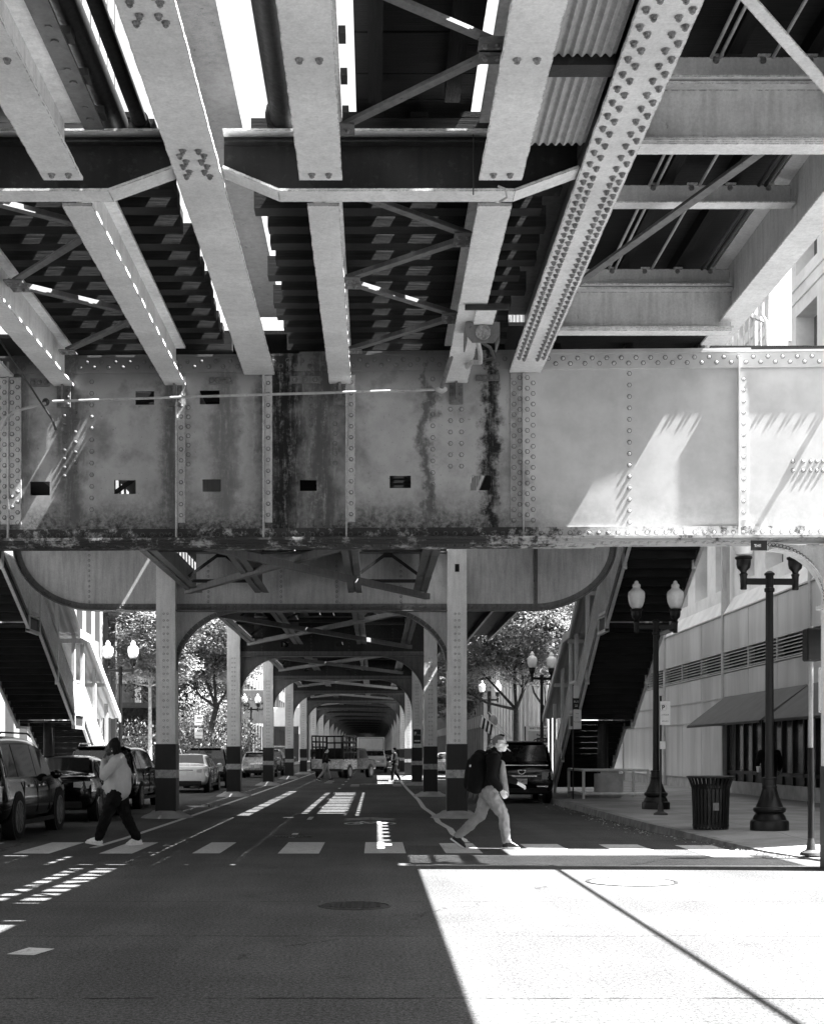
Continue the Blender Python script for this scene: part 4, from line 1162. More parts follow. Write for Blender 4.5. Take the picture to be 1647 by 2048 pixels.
# ------------------------------------------------------------------ street lamps
def lamp(loc, rz, label):
    t = thing('street_lamp', label, 'street lamp', loc, rz, group='twin globe street lamps', local=True)
    MB().lathe([(.335,0),(.335,.14),(.325,.17),(.29,.19),(.27,.25),(.24,.29),(.235,.30),(.275,.33),(.285,.37),(.27,.40),(.24,.41),(.20,.50),(.155,.62),(.135,.70),(.125,.74),(.13,.75),(.13,.78),(.12,.79),(.12,.90),(.13,.91),(.13,.935),(.10,.94)], n=32, flute=(.42,.70,.93)).build('base', M['iron'], t, smooth=True)
    MB().lathe([(.082,.93),(.078,1.4),(.066,4.2),(.066,4.22),(.09,4.24),(.09,4.29),(.07,4.31),(.07,4.52),(.09,4.53),(.09,4.56),(.04,4.60),(.0,4.61)], n=20, flute=(1.0,4.15,.94)).build('pole', M['iron'], t, smooth=True)
    MB().box(-.50,.50,-.035,.035,4.36,4.47).build('cross_arm', M['iron'], t, bevel=.008)
    for sx in (-.47,.47):
        c = (sx,0,0)
        l = MB().lathe([(.05,4.27),(.06,4.29),(.055,4.31),(.06,4.5),(.075,4.54),(.05,4.57),(.06,4.60),(.11,4.65),(.125,4.72),(.125,4.80),(.15,4.82),(.15,4.85),(.10,4.86)], c, 18).build('lamp_holder', M['iron'], t, smooth=True)
        MB().lathe([(.095,4.85),(.15,4.92),(.19,5.03),(.205,5.14),(.205,5.22),(.19,5.27),(.145,5.31),(.10,5.35),(.09,5.38),(.10,5.40),(.095,5.44),(.06,5.47),(.05,5.49),(.05,5.51),(.02,5.54),(.0,5.545)], c, 20).build('globe', M['globe'], l, smooth='all')
        MB().tube([(sx,0,5.53),(sx,0,5.62)], .006, 6).build('finial', M['iron'], l)
    return t
l0 = lamp((7.0,24.0,.15), R(4), 'nearest black twin globe street lamp on the corner beside the litter bin')
km = {}
for c in bpy.data.objects:
    if c.parent: km.setdefault(c.parent, []).append(c)
for loc, rz, lab in (((6.8,32.75,.15),0,'black twin globe street lamp in front of the dark station stairs'),
                     ((-9.5,50.4,.15),0,'twin globe street lamp with bright white globes beside the left stairs'),
                     ((6.9,56,.15),R(25),'twin globe street lamp half hidden by tree branches on the right pavement'),
                     ((6.7,79,.15),R(5),'twin globe street lamp behind the tree trunk above the man with a backpack'),
                     ((-8.9,97,.15),R(8),'dark twin globe street lamp standing between the left columns far down the street'),
                     ((-8.9,112,.15),R(70),'farthest twin globe street lamp seen edge on between the left columns')):
    copy_tree(l0, loc, rz, lab, km)

# ------------------------------------------------------------------ litter bin
lx, ly = gnd(1420,1657,.15)
t = thing('litter_bin', 'black slatted metal litter bin with a flared top on the corner pavement', 'litter bin', (lx,ly,.15), local=True)
MB().lathe([(.27,.03),(.31,.80),(.29,.80),(.25,.05)], n=24).build('liner', M['black'], t, smooth=True)
sl_ = MB()
for k in range(30):
    a = 2*math.pi*k/30; c, s = math.cos(a), math.sin(a); tn = Vector((-s,c,0))
    pts = [(.31,.0),(.325,.45),(.335,.72),(.37,.84),(.41,.93)]
    for (r0,z0),(r1,z1) in zip(pts, pts[1:]):
        sl_.bar((r0*c,r0*s,z0),(r1*c,r1*s,z1), .008, .046, tuple(tn))
sl_.build('slats', M['iron'], t)
for r, z in ((.325,.06),(.345,.76)):
    MB().lathe([(r-.012,z-.02),(r-.012,z+.02),(r+.0,z+.02),(r,z-.02)], n=28).build('hoop', M['iron'], t, smooth=True)
MB().lathe([(.40,.915),(.43,.925),(.43,.95),(.40,.955),(.34,.94)], n=28).build('rim', M['iron'], t, smooth=True)
tb = MB().box(-.05,.06,-.362,-.355,.34,.48); tb.build('sticker', M['steel_mid'], t)

# ------------------------------------------------------------------ signs and signal
def sign_post(loc, label, hgt=2.9, cat='sign', r=.03, mat='galv', name='street_sign', base=False):
    t = thing(name, label, cat, loc, local=True)
    MB().tube([(0,0,0),(0,0,hgt)], r, 8).build('post', M[mat], t, smooth=True)
    if base: MB().lathe([(.16,0),(.15,.04),(.07,.08),(.05,.2),(.04,.26)], n=14).build('post_base', M['rust'], t, smooth=True)
    return t
def plate(t, x0, x1, z0, z1, mat='sign_white', y=-.045, name='sign_plate'):
    return MB().box(x0, x1, y-.004, y+.004, z0, z1).build(name, M[mat], t)
def txt(t, body, size, x, z, mat='sign_black', y=-.0505, xs=1.0, bold=0):
    return text_mesh('lettering', body, size, M[mat], t, (x, y, z), depth=.001, xs=xs, bold=bold)
X, Y = 6.27, 19.45
t = sign_post((X,Y,.05), 'tall traffic signal pole with a ONE WAY sign at the right edge of the frame', 3.3, 'sign', .034, 'galv', 'signal_pole', True)
MB().tube([(0,0,.25),(0,0,1.55)], .045, 10).build('pole_sleeve', M['black'], t, smooth=True)
k = 19.45/F
x0 = (1634-VX)*k - X; z1 = H0+(VY-1336)*k-.05; z0 = H0+(VY-1425)*k-.05
p = plate(t, x0, x0+.50, z0, z1); bd = MB()
for a,b,c,d in ((x0+.015,x0+.485,z0+.012,z0+.022),(x0+.015,x0+.485,z1-.022,z1-.012),(x0+.012,x0+.02,z0+.012,z1-.012),(x0+.48,x0+.488,z0+.012,z1-.012)): bd.box(a,b,-.0505,-.0495,c,d)
bd.build('sign_border', M['sign_black'], p)
for i, ln in enumerate(('ONE','WAY')): txt(t, ln, .19, x0+.25, z1-.15-.2*i, xs=.95, bold=.004)
ar = MB().prism([(x0+.06,z0+.13),(x0+.34,z0+.13),(x0+.34,z0+.18),(x0+.44,z0+.105),(x0+.34,z0+.03),(x0+.34,z0+.08),(x0+.06,z0+.08)], 'y', -.0505, -.0495); ar.build('arrow', M['sign_black'], t)
a = Vector(at(1609,1257,19.3)) - Vector((X,Y,.05)); b = Vector(at(1642,1322,19.3)) - Vector((X,Y,.05))
sg = MB().box(a.x, b.x-.02, a.y-.1, a.y+.15, b.z, a.z); sg.build('signal_head', M['black'], t, bevel=.02)
MB().box(b.x-.02, b.x+.05, a.y-.03, a.y+.05, a.z-.12, a.z-.06).build('bracket', M['galv'], t); MB().box(b.x-.02, b.x+.05, a.y-.03, a.y+.05, b.z+.02, b.z+.07).build('bracket', M['galv'], t)
# small black plaque under the right end of the girder
q = at(1500,1085,17.4); q2 = at(1532,1098,17.4)
t = thing('street_plaque', 'small black plaque hanging under the cross girder by the corner arch', 'sign', (q[0],17.4,q2[2]))
MB().box(q[0]-.0, q2[0], 17.38, 17.4, q2[2]-.02, 4.262).build('plaque', M['sign_black'], t)
text_mesh('lettering', 'THE', .05, M['sign_white'], t, ((q[0]+q2[0])/2-.02, 17.3785, q[2]-.045), depth=.001)
t = sign_post((6.27,29.7,.15), 'thin parking sign pole with a white P sign beside the second street lamp', 2.62, r=.026, base=True, mat='rust')
plate(t, -.02, .20, 1.98, 2.50); txt(t, 'P', .13, .05, 2.36, bold=.004); txt(t, '2 HOUR', .045, .09, 2.2); txt(t, '8AM-6PM', .035, .09, 2.06)
rg = MB()
for k in range(16):
    a, b = 2*math.pi*k/16, 2*math.pi*(k+1)/16
    rg.bar((.05+.075*math.cos(a),-.0502,2.36+.075*math.sin(a)),(.05+.075*math.cos(b),-.0502,2.36+.075*math.sin(b)), .002, .01, (0,1,0))
rg.build('ring', M['sign_black'], t)
plate(t, -.02, .10, 1.45, 1.62, 'sign_white', -.036, 'sticker')
t = sign_post((5.78,39.5,.15), 'narrow bus stop pole with a tall pale and black panel beside the dark stairs', 3.35, r=.022, mat='rust')
plate(t, .0, .235, 2.05, 2.62); plate(t, .0, .17, 2.63, 2.95, 'sign_black'); plate(t, .0, .17, 2.96, 3.32)
for i, ln in enumerate(('BUS','22')): txt(t, ln, .085, .085, 2.85-.12*i, 'sign_white')
for i, ln in enumerate(('Wells','Lake','No stopping')): txt(t, ln, .04, .115, 2.5-.12*i)
t = sign_post((7.35,59.5,.15), 'blue grey pay to park panel on two posts under the tree', 2.6, r=.03, mat='rust')
MB().tube([(-.75,0,0),(-.75,0,2.5)], .03, 8).build('post', M['rust'], t)
plate(t, -.62, .25, 2.32, 2.52, 'sign_white'); plate(t, -.62,.25,1.72,2.29,'panel'); plate(t, -.62,.25,1.5,1.68,'sign_white')
txt(t, 'WAY TO PARK', .115, -.18, 2.41, bold=.003); txt(t, 'Parking', .14, -.05, 2.12, bold=.004)
plate(t, -.25,.22,1.78,2.0,'sign_black',-.05); text_mesh('lettering','24 HRS',.11,M['sign_white'],t,(-.02,-.056,1.89),depth=.001)
t = thing('parking_plate', 'dark parking sign fixed on the fourth column of the right row', 'sign', (1.9,61.3,2.0), local=True)
MB().box(-.17,.17,-.02,.0,-.1,.55).build('plate', M['sign_black'], t)
text_mesh('lettering','P',.22,M['sign_white'],t,(-.08,-.0215,.35),depth=.001,bold=.005); text_mesh('lettering','Parking',.075,M['sign_white'],t,(.05,-.0215,.3),depth=.001)
MB().box(-.13,.13,-.0215,-.0205,.0,.06).build('stripe', M['sign_white'], t)
t = sign_post((-7.2,55.2,.0), 'slim pole with two white no parking notices among the dark shrubs on the left', 3.3, r=.02, mat='rust')
for z0 in (2.62, 2.08):
    plate(t, -.16,.16,z0,z0+.42); txt(t, 'NO', .13, .04, z0+.3, bold=.003); txt(t, 'PARKING', .06, .0, z0+.12)
# flag poles on the right
t = thing('flag', 'striped flag hanging from a slanted pole behind the man with a backpack', 'flag', (5.6,66,5.2))
P0 = Vector(at(1022,1478,66)); P1 = Vector(at(962,1430,66))
MB().tube([P0, P1], .025, 6).build('flagpole', M['white_paint'], t)
fm = MB(); d = (P1-P0)
n = 13
A0 = P0.lerp(P1,.55); A1 = P0.lerp(P1,.98)
for k in range(7):
    u0, u1 = k/7, (k+1)/7
    for w_ in range(4):
        def PT(u, v): 
            q = A0.lerp(A1, u); return Vector((q.x - .10*v, q.y + .06*math.sin(3*u+5*v), q.z - .55*v))
        v0, v1 = w_/4, (w_+1)/4
        if k % 2 == 0: fm.add([PT(u0,v0),PT(u1,v0),PT(u1,v1),PT(u0,v1)], [(0,1,2,3)])
fm.v = [tuple(v) for v in fm.v]
fm.build('white_stripes', M['sign_white'], t)
fm = MB()
for k in range(7):
    u0, u1 = k/7, (k+1)/7
    for w_ in range(4):
        v0, v1 = w_/4, (w_+1)/4
        if k % 2: fm.add([tuple(PT(u0,v0)),tuple(PT(u1,v0)),tuple(PT(u1,v1)),tuple(PT(u0,v1))], [(0,1,2,3)])
fm.build('dark_stripes', M['cloth_dark'], t)
t = thing('flagpole', 'bare slanted flagpole with a bundled banner behind the man with a backpack', 'flagpole', tuple(at(1024,1478,66.4)))
MB().tube([at(1024,1478,66.4), at(976,1424,66.4)], .025, 6).build('pole', M['white_paint'], t)
MB().blob(at(986,1442,66.4), (.22,.12,.3)).build('bundled_banner', M['khaki'], t, smooth=True)
# ------------------------------------------------------------------ buildings
FX = 12.0                                      # street face of the corner building on the right
YA, YB = 20.4, 68.0
cb = thing('corner_building', 'corner office building with streaked metal panels, louvres and pale stone upper floors', 'building', (FX,YA,.15))
core = MB().box(FX+1.0, 32, YA, YB, .15, 21); core.build('core', M['stone_grey'], cb)
seams = [46.6 + 9.37*k for k in (-3,-2,-1,0,1,2)]
edges = sorted([y for y in [46.6+9.37*k/3 for k in range(-9,8)] if YA < y < YB] + [YA, YB])
shop = (20.9, 46.5)
def panels(z0, z1, name, mat, x=FX, gap=.022, skip=None, dep=.9):
    for a, b in zip(edges, edges[1:]):
        if skip and skip[0]-.1 <= a and b <= skip[1]+.2: continue
        MB().box(x, x+dep, a+gap, b-gap, z0, z1).build(name, M[mat], cb)
panels(.56, 2.58, 'lower_panel', 'panel', skip=shop); panels(2.63, 3.36, 'band_panel', 'panel', skip=shop); panels(3.40, 4.22, 'band_panel', 'panel')
panels(4.95, 6.22, 'upper_panel', 'panel')
m = MB().box(FX+.05, FX+.95, YA, YB, .15, .55); m.build('plinth', M['concrete_lt'], cb)
m = MB()
for z in (2.595, 3.375, 4.255): m.box(FX-.03, FX+.3, YA if z > 4 else shop[1], YB, z-.012+(.0), z+.03)
m.box(FX-.05, FX+.3, YA, YB, 6.225, 6.27); m.build('trim_lines', M['galv'], cb)
for y in seams:
    if YA < y < YB: MB().box(FX-.06, FX+.2, y-.09, y+.09, .16, 12).build('mullion_fin', M['galv'], cb)
# louvres
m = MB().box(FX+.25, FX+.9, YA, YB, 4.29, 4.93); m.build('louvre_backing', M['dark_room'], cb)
m = MB()
for k in range(6):
    z = 4.31+k*.105
    m.add([(FX-.01,YA,z+.0),(FX-.01,YB,z+.0),(FX+.14,YB,z+.07),(FX+.14,YA,z+.07),(FX-.01,YA,z+.022),(FX-.01,YB,z+.022),(FX+.14,YB,z+.092),(FX+.14,YA,z+.092)], [(0,1,2,3),(4,7,6,5),(0,4,5,1),(2,6,7,3),(0,3,7,4),(1,5,6,2)])
m.build('louvre_blades', M['galv'], cb)
for y in edges[1:-1]: MB().box(FX-.02, FX+.2, y-.03, y+.03, 4.285, 4.945).build('louvre_divider', M['galv'], cb)
# sloping ledge and the stone wall with deep windows
m = MB().prism([(FX-.02,6.275),(FX+.95,6.275),(FX+.95,6.95),(FX+.32,6.85)], 'y', YA, YB); m.build('sloped_ledge', M['stone'], cb)
m = MB()
wins = []
for y in edges[:-1]:
    if y+2.9 > YB: continue
    wins.append((y+.55, y+2.45))
for z0, z1 in ((7.3,10.2),(11.4,14.3),(15.5,18.6)):
    prevy = YA
    for a, b in wins:
        m.box(FX+.35, FX+.95, prevy, a, z0, z1); prevy = b
    m.box(FX+.35, FX+.95, prevy, YB, z0, z1)
    m.box(FX+.35, FX+.95, YA, YB, z1+.002, z1+1.198)
    for a, b in wins:   # splayed sills
        m.prism([(FX+.36,z0-.32),(FX+.93,z0-.32),(FX+.93,z0+.28)], 'y', a+.004, b-.004)
m.box(FX+.35, FX+.95, YA, YB, 6.86, 7.298)
for z in (10.5,10.9,14.7,15.1): m.box(FX+.30, FX+.349, YA, YB, z, z+.12)
m.build('stone_wall', M['stone'], cb)
for z0, z1 in ((7.3,10.2),(11.4,14.3),(15.5,18.6)):
    for a, b in wins:
        w_ = MB().box(FX+.88, FX+.93, a+.02, b-.02, z0+.02, z1-.01).build('window', M['glass_soft'], cb)
        MB().box(FX+.84, FX+.879, (a+b)/2-.03, (a+b)/2+.03, z0+.02, z1-.01).build('mullion', M['steel_mid'], w_)
# shop front
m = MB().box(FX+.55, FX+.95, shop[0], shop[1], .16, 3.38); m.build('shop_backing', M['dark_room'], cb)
y = shop[1]; k = 0
gl = MB(); fr = MB()
while y > shop[0]+1:
    w_ = 1.04
    g_ = MB().box(FX+.18, FX+.2, y-w_+.06, y-.06, .92, 2.7).build('shop_window', M['glass_soft'], cb)
    fr.box(FX+.1, FX+.28, y-.06, y+.06, .3, 2.75); y -= w_; k += 1
fr.box(FX+.1, FX+.28, shop[0], shop[1]+.06, 2.751, 2.86); fr.box(FX+.1, FX+.28, shop[0], shop[1]+.06, .80, .91); fr.box(FX+.16,FX+.26,shop[0],shop[1],.30,.799)
fr.build('shop_frame', M['iron'], cb)
# pale notices inside the shop windows
nt_ = MB()
for yy, z0, z1, w_ in ((45.9,1.0,2.5,.28),(44.6,1.3,2.4,.3),(42.3,1.6,2.5,.2),(40.1,1.5,2.6,.25),(37.6,1.3,2.2,.1)):
    nt_.box(FX+.22, FX+.24, yy-w_, yy+w_, z0, z1)
nt_.build('window_blinds', M['steel_mid'], cb)
def awning(y0, y1, label):
    t = thing('awning', label, 'awning', (FX,(y0+y1)/2,2.5), group='canvas awnings over the shop windows')
    m = MB(); zt, zb_, out = 3.42, 2.42, 1.35
    m.add([(FX,y0,zt),(FX,y1,zt),(FX-out,y1-.25,zb_),(FX-out,y0+.05,zb_),(FX,y0,zt-.02),(FX,y1,zt-.02),(FX-out,y1-.25,zb_-.02),(FX-out,y0+.05,zb_-.02),(FX,y1,zb_),(FX,y0,zb_)],
          [(0,1,2,3),(7,6,5,4),(0,3,7,4),(1,5,6,2),(2,6,7,3),(1,8,2),(0,3,9)])
    m.build('canvas', M['canvas'], t)
    MB().bar((FX-out,y0+.05,zb_-.05),(FX-out,y1-.25,zb_-.05), .04, .05).build('front_bar', M['iron'], t)
awning(37.4,46.4,'dark canvas awning nearest the panelled wall'); awning(28.1,37.25,'dark canvas awning running out of the right edge of the frame')

def block(name, label, x0, x1, y0, y1, h, face, bay=3.0, fl=3.4, mat='stone', base=4.0, pier=.5, winmat='glass_soft', cat='building', z0=.15, end=False, baymul=1):
    "block with piers, spandrels and set-back windows on the face towards the street (face=+1: its +x side, -1: its -x side); end=True: also on its -y side"
    t = thing(name, label, cat, ((x0+x1)/2,(y0+y1)/2,z0))
    MB().box(x0+.35, x1-.35, y0+.35, y1-.01, z0, h).build('core', M[winmat], t)
    w_ = MB(); xf = x1 if face > 0 else x0
    xa, xb = (xf-.349, xf) if face > 0 else (xf, xf+.349)
    n = max(1, round((y1-y0)/bay))
    for k in range(n+1):
        yc = y0+(y1-y0)*k/n; a, b = max(y0, yc-pier/2), min(y1, yc+pier/2)
        w_.box(xa, xb, a, b, z0, h)
    w_.build('piers', M[mat], t)
    s_ = MB(); z = base
    while z < h-.5:
        s_.box(xa+.06, xb-.06, y0+.01, y1-.01, z, z+fl*.34); z += fl
    s_.box(xa-.05, xb+.05, y0-.02, y1+.02, h+.001, h+.5); s_.build('spandrels', M[mat], t)
    if end:
        e = MB(); n = max(1, round((x1-x0)/bay))
        for k in range(n+1):
            xc = x0+(x1-x0)*k/n; a, b = max(x0+.36, xc-pier/2), min(x1-.36, xc+pier/2)
            if b > a: e.box(a, b, y0, y0+.348, z0, h)
        z = base
        while z < h-.5:
            e.box(x0+.36, x1-.36, y0+.06, y0+.34, z, z+fl*.34); z += fl
        e.build('end_wall', M[mat], t)
    return t
block('tower_block', 'pale tower with close vertical piers rising on the left behind the stairs', -34, -13, 30, 68, 62, 1, bay=1.9, fl=3.6, pier=.75, base=5.5, end=False, mat='tower')
block('stone_building', 'pale stone building with tall fins behind the trees on the right', 11.0, 40, 86, 128, 37, -1, bay=2.6, fl=14, pier=1.1, base=11, end=True)
block('dark_building', 'dark brick building far down the right pavement', 10.5, 40, 131, 190, 42, -1, bay=3.2, mat='stone_grey', end=True)
block('grey_building', 'grey building near the far end of the right pavement', 10.5, 40, 192, 320, 45, -1, bay=3.2, mat='stone_grey')
block('corner_shop_building', 'low dark building with pale signs beyond the left trees', -36, -11.0, 116, 150, 12, 1, bay=3.0, mat='stone_grey', end=True)
block('brick_building', 'tall grey building beyond the low shops on the left', -36, -10.8, 152, 220, 30, 1, bay=3.2, mat='stone_grey', end=True)
block('pale_building', 'pale building near the far end of the left pavement', -36, -10.8, 222, 320, 26, 1, bay=3.2)
block('end_building', 'distant building closing the end of the tunnel of tracks', -30, 30, 345, 380, 40, 1, bay=4, mat='stone_grey', end=True)
block('office_slab', 'dark office slab standing behind the left trees', -60, -27, 88, 130, 46, 1, bay=2.4, mat='stone_grey', end=True)
# low pavilion and wall on the left plaza
t = thing('low_pavilion', 'low grey pavilion with one wide dark window beyond the left stairs', 'building', (-14,80,.15))
MB().box(-19,-10.6,79,86,.15,2.3).build('wall', M['stone_grey'], t); MB().box(-19.2,-10.4,78.8,86.2,2.301,2.45).build('ledge', M['stone_grey'], t)
MB().box(-17,-11.9,79.3,86,2.451,4.1).build('dark_window', M['glass'], t); MB().box(-19.2,-10.6,78.7,86.2,4.101,4.4).build('roof', M['steel_dark'], t)
# pale signs and banners among the left shops
for X, Z, Y, w_, h, lab, txtb in ((-9.3,5.0,104,1.7,2.6,'grey street number board between the left columns','9  22'),(-7.0,7.2,108,2.0,1.3,'white sign box tilted above the left pavement',''),(-7.1,4.3,108,2.3,1.5,'white banner low over the left pavement',''),(-10,7.6,108,3.6,.9,'long white fascia sign high between the left columns','')):
    t = thing('shop_sign', lab, 'sign', (X,Y,Z), local=True)
    MB().box(-w_/2,w_/2,-.1,.1,-h/2,h/2).build('board', M['lit'] if not txtb else M['steel_mid'], t, bevel=.03)
    MB().box(-.05,.05,.1,.3,-h/2,h/2).build('bracket', M['iron'], t)
    if txtb: text_mesh('lettering', txtb, .8, M['sign_black'], t, (.1,-.103,0), depth=.001, bold=.02)
t = thing('garage_sign', 'dark sign with big white letters behind the right stairs', 'sign', (9.6,74,6.2), local=True)
MB().box(-1.4,.9,-.06,.06,-1.0,.9).build('board', M['sign_black'], t)
for ln, z, s_ in (('CE',.6,.75),('PArk',-.08,.7),('FOR DELIVERY',-.6,.26),('ENTRY',-.85,.26)): text_mesh('lettering', ln, s_, M['sign_white'], t, (-.25,-.0635,z), depth=.001, bold=.012 if s_ > .5 else .004)
MB().tube([(0,.03,-5.9),(0,.03,-1)], .08, 8).build('post', M['iron'], t)

# the corner buildings on the near side of the crossing, behind the viewer
block('corner_block', 'stone office block on the near left corner of the crossing', -50, -13, -60, -4, 30, 1, bay=3, fl=3.6)
block('corner_block', 'stone office block on the near right corner of the crossing', 14, 50, -60, -12, 28, -1, bay=3, fl=3.6)
# ------------------------------------------------------------------ trees
def tree(loc, label, trunk, crowns, leaf=.16, n=9000, mat='leaf', bark='bark', seed=1, group='street trees', lean=(0,0)):
    rnd = random.Random(seed)
    t = thing('street_tree', label, 'tree', loc, group=group, local=True)
    h, r = trunk
    tp = [(0,0,0),(lean[0]*.3,lean[1]*.3,h*.35),(lean[0],lean[1],h)]
    m = MB().tube(tp, [r*1.25, r, r*.8], 9); tips = []
    for c in crowns:
        (cx,cy,cz),(rx,ry,rz_) = c
        a = Vector((lean[0],lean[1],h)); b = Vector((cx,cy,cz-rz_*.2)); mid = a.lerp(b,.5)+Vector((rnd.uniform(-.4,.4),rnd.uniform(-.4,.4),-.25))
        m.tube([a,mid,b], [r*.55,r*.38,r*.2], 6)
        for k in range(7):
            e = Vector((cx+rnd.uniform(-1,1)*rx*.85, cy+rnd.uniform(-1,1)*ry*.85, cz+rnd.uniform(-.7,.9)*rz_*.8))
            s_ = mid.lerp(b, rnd.uniform(.2,1)); q = s_.lerp(e,.5)+Vector((rnd.uniform(-.25,.25),rnd.uniform(-.25,.25),.2))
            m.tube([s_,q,e], [r*.2,r*.11,.012], 5); tips += [q, e]
            for _ in range(2):
                e2 = q + Vector((rnd.uniform(-1,1),rnd.uniform(-1,1),rnd.uniform(-.3,.8)))*rx*.4
                m.tube([q,e2],[r*.08,.008],4); tips.append(e2)
    m.build('trunk', M[bark], t, smooth=True)
    lv = MB(); tot = sum(c[1][0]*c[1][1]*c[1][2] for c in crowns)
    V, Fc = [], []
    for c in crowns:
        (cx,cy,cz),(rx,ry,rz_) = c
        cnt = int(n*rx*ry*rz_/tot); nc = max(14, cnt//42)
        for _ in range(nc):
            while True:
                p = Vector((rnd.uniform(-1,1),rnd.uniform(-1,1),rnd.uniform(-1,1)))
                if .25 < p.length < 1: break
            ctr = Vector((cx+p.x*rx, cy+p.y*ry, cz+p.z*rz_)); cr = rnd.uniform(.32,.75)*min(1.0, rx/2.4)
            for _ in range(cnt//nc):
                d = Vector((rnd.gauss(0,1),rnd.gauss(0,1),rnd.gauss(0,.55)))*cr*.55
                q = ctr + d
                ax = Vector((rnd.uniform(-1,1),rnd.uniform(-1,1),rnd.uniform(-.6,.3))).normalized()
                u = ax.cross(Vector((rnd.uniform(-.4,.4),rnd.uniform(-.4,.4),1))).normalized()
                L = leaf*rnd.uniform(.6,1.35); w_ = L*.42
                b = len(V)
                V += [tuple(q-ax*L*.5), tuple(q+u*w_*.5), tuple(q+ax*L*.5), tuple(q-u*w_*.5)]; Fc.append((b,b+1,b+2,b+3))
    lv.v, lv.f = V, Fc
    lv.build('crown', M[mat], t)
    return t
tree((7.4,71,.15), 'pale leafy street tree on the right with a dark forked trunk', (3.6,.17),
     [((0.2,0,7.6),(3.0,2.4,1.9)),((.4,.2,5.8),(2.0,1.6,1.0)),((-2.4,.3,6.5),(1.7,1.6,1.4)),((2.1,.5,8.6),(1.9,1.8,1.6)),((-.6,.5,9.4),(2.3,1.8,1.5)),((-3.2,-.2,5.0),(1.3,1.2,1.1))], n=46000, leaf=.21, seed=3)
tree((9.6,76,.15), 'second leafy tree beside the right stairs with bare lower forks', (3.7,.15),
     [((-.3,0,8.3),(1.9,1.7,1.7)),((.8,.3,10.0),(1.7,1.6,1.4)),((-1.0,.3,6.4),(1.0,1.0,.8))], n=16000, leaf=.21, seed=5)
tree((6.3,98,.15), 'dark shaded tree behind the right column', (3.5,.2),
     [((-.2,0,8.0),(2.6,2.5,3.4)),((.4,.2,12),(2.2,2.2,2)),((-.6,0,4.8),(1.9,1.9,1.3))], n=20000, leaf=.22, mat='leaf_dark', seed=8)
tree((-11.0,66,.15), 'bright leafy tree with a pale thin trunk beside the left stairs', (4.6,.10),
     [((.3,0,7.2),(2.0,2.0,1.8)),((-1.1,0,8.8),(1.6,1.6,1.4)),((1.6,.4,8.4),(1.7,1.7,1.5)),((.9,0,5.6),(1.5,1.3,.9)),((-1.2,-.2,5.6),(1.1,1.1,.9))], n=34000, leaf=.18, bark='bark_pale', seed=11)
tree((-9.6,74,.15), 'bright leafy tree with a slanting dark trunk between the left columns', (3.8,.18),
     [((1.0,0,8.0),(2.2,2.0,1.9)),((-.6,0,9.2),(2.0,1.9,1.6)),((2.0,.3,6.2),(1.6,1.5,1.2)),((-.4,0,6.0),(1.5,1.4,1.1))], n=34000, leaf=.19, seed=13, lean=(.9,0))
tree((-12.6,84,.15), 'dark tree behind the bright ones on the left plaza', (3.5,.2),
     [((0,0,6.5),(3.0,2.5,2.6)),((2.5,0,8.5),(2.5,2.2,2.2)),((2.5,0,4.6),(2.2,2,1.5))], n=20000, leaf=.22, mat='leaf_dark', seed=17)
def shrub(loc, label, r, n, seed, mat='leaf_dark'):
    rnd = random.Random(seed); t = thing('shrub', label, 'shrub', loc, group='dark shrubs on the left plaza', local=True)
    m = MB()
    for k in range(9): m.tube([(0,0,0),(rnd.uniform(-.3,.3)*r[0],rnd.uniform(-.3,.3)*r[1],r[2]*.6),(rnd.uniform(-.8,.8)*r[0],rnd.uniform(-.8,.8)*r[1],r[2]*rnd.uniform(1.2,1.9))],[.04,.025,.008],5)
    m.build('stems', M['bark'], t)
    lv = MB()
    for _ in range(n):
        while True:
            p = Vector((rnd.uniform(-1,1),rnd.uniform(-1,1),rnd.uniform(-1,1)))
            if p.length < 1: break
        q = Vector((p.x*r[0],p.y*r[1],r[2]*(1+p.z)*rnd.uniform(.9,1.1))); ax = Vector((rnd.uniform(-1,1),rnd.uniform(-1,1),rnd.uniform(-1,1))).normalized()
        u = ax.cross(Vector((.3,.2,1))).normalized(); L = .2*rnd.uniform(.6,1.3)
        lv.add([tuple(q-ax*L*.5),tuple(q+u*L*.22),tuple(q+ax*L*.5),tuple(q-u*L*.22)],[(0,1,2,3)])
    lv.build('leaves', M[mat], t)
shrub((-9.6,69,.15),'dark shrub behind the parked white saloon',(2.0,1.2,1.5),2600,21)
shrub((-9.2,77,.15),'taller dark shrub under the slanting tree trunk',(1.7,1.2,2.1),2600,22)
shrub((-11.8,72,.15),'low dark shrub at the foot of the pale thin tree trunk',(1.6,1.2,1.0),1600,23)

shrub((-12.4,70.5,.15),'broad dark shrub in front of the low pavilion',(2.3,1.2,1.5),3600,24)
shrub((-10.3,79,.15),'tall loose shrub far behind the parked white saloon',(2.2,1.3,2.6),4200,25,'leaf')
shrub((-8.9,88,.15),'dark shrub between the second and third left columns',(1.5,1.2,1.9),2600,26)
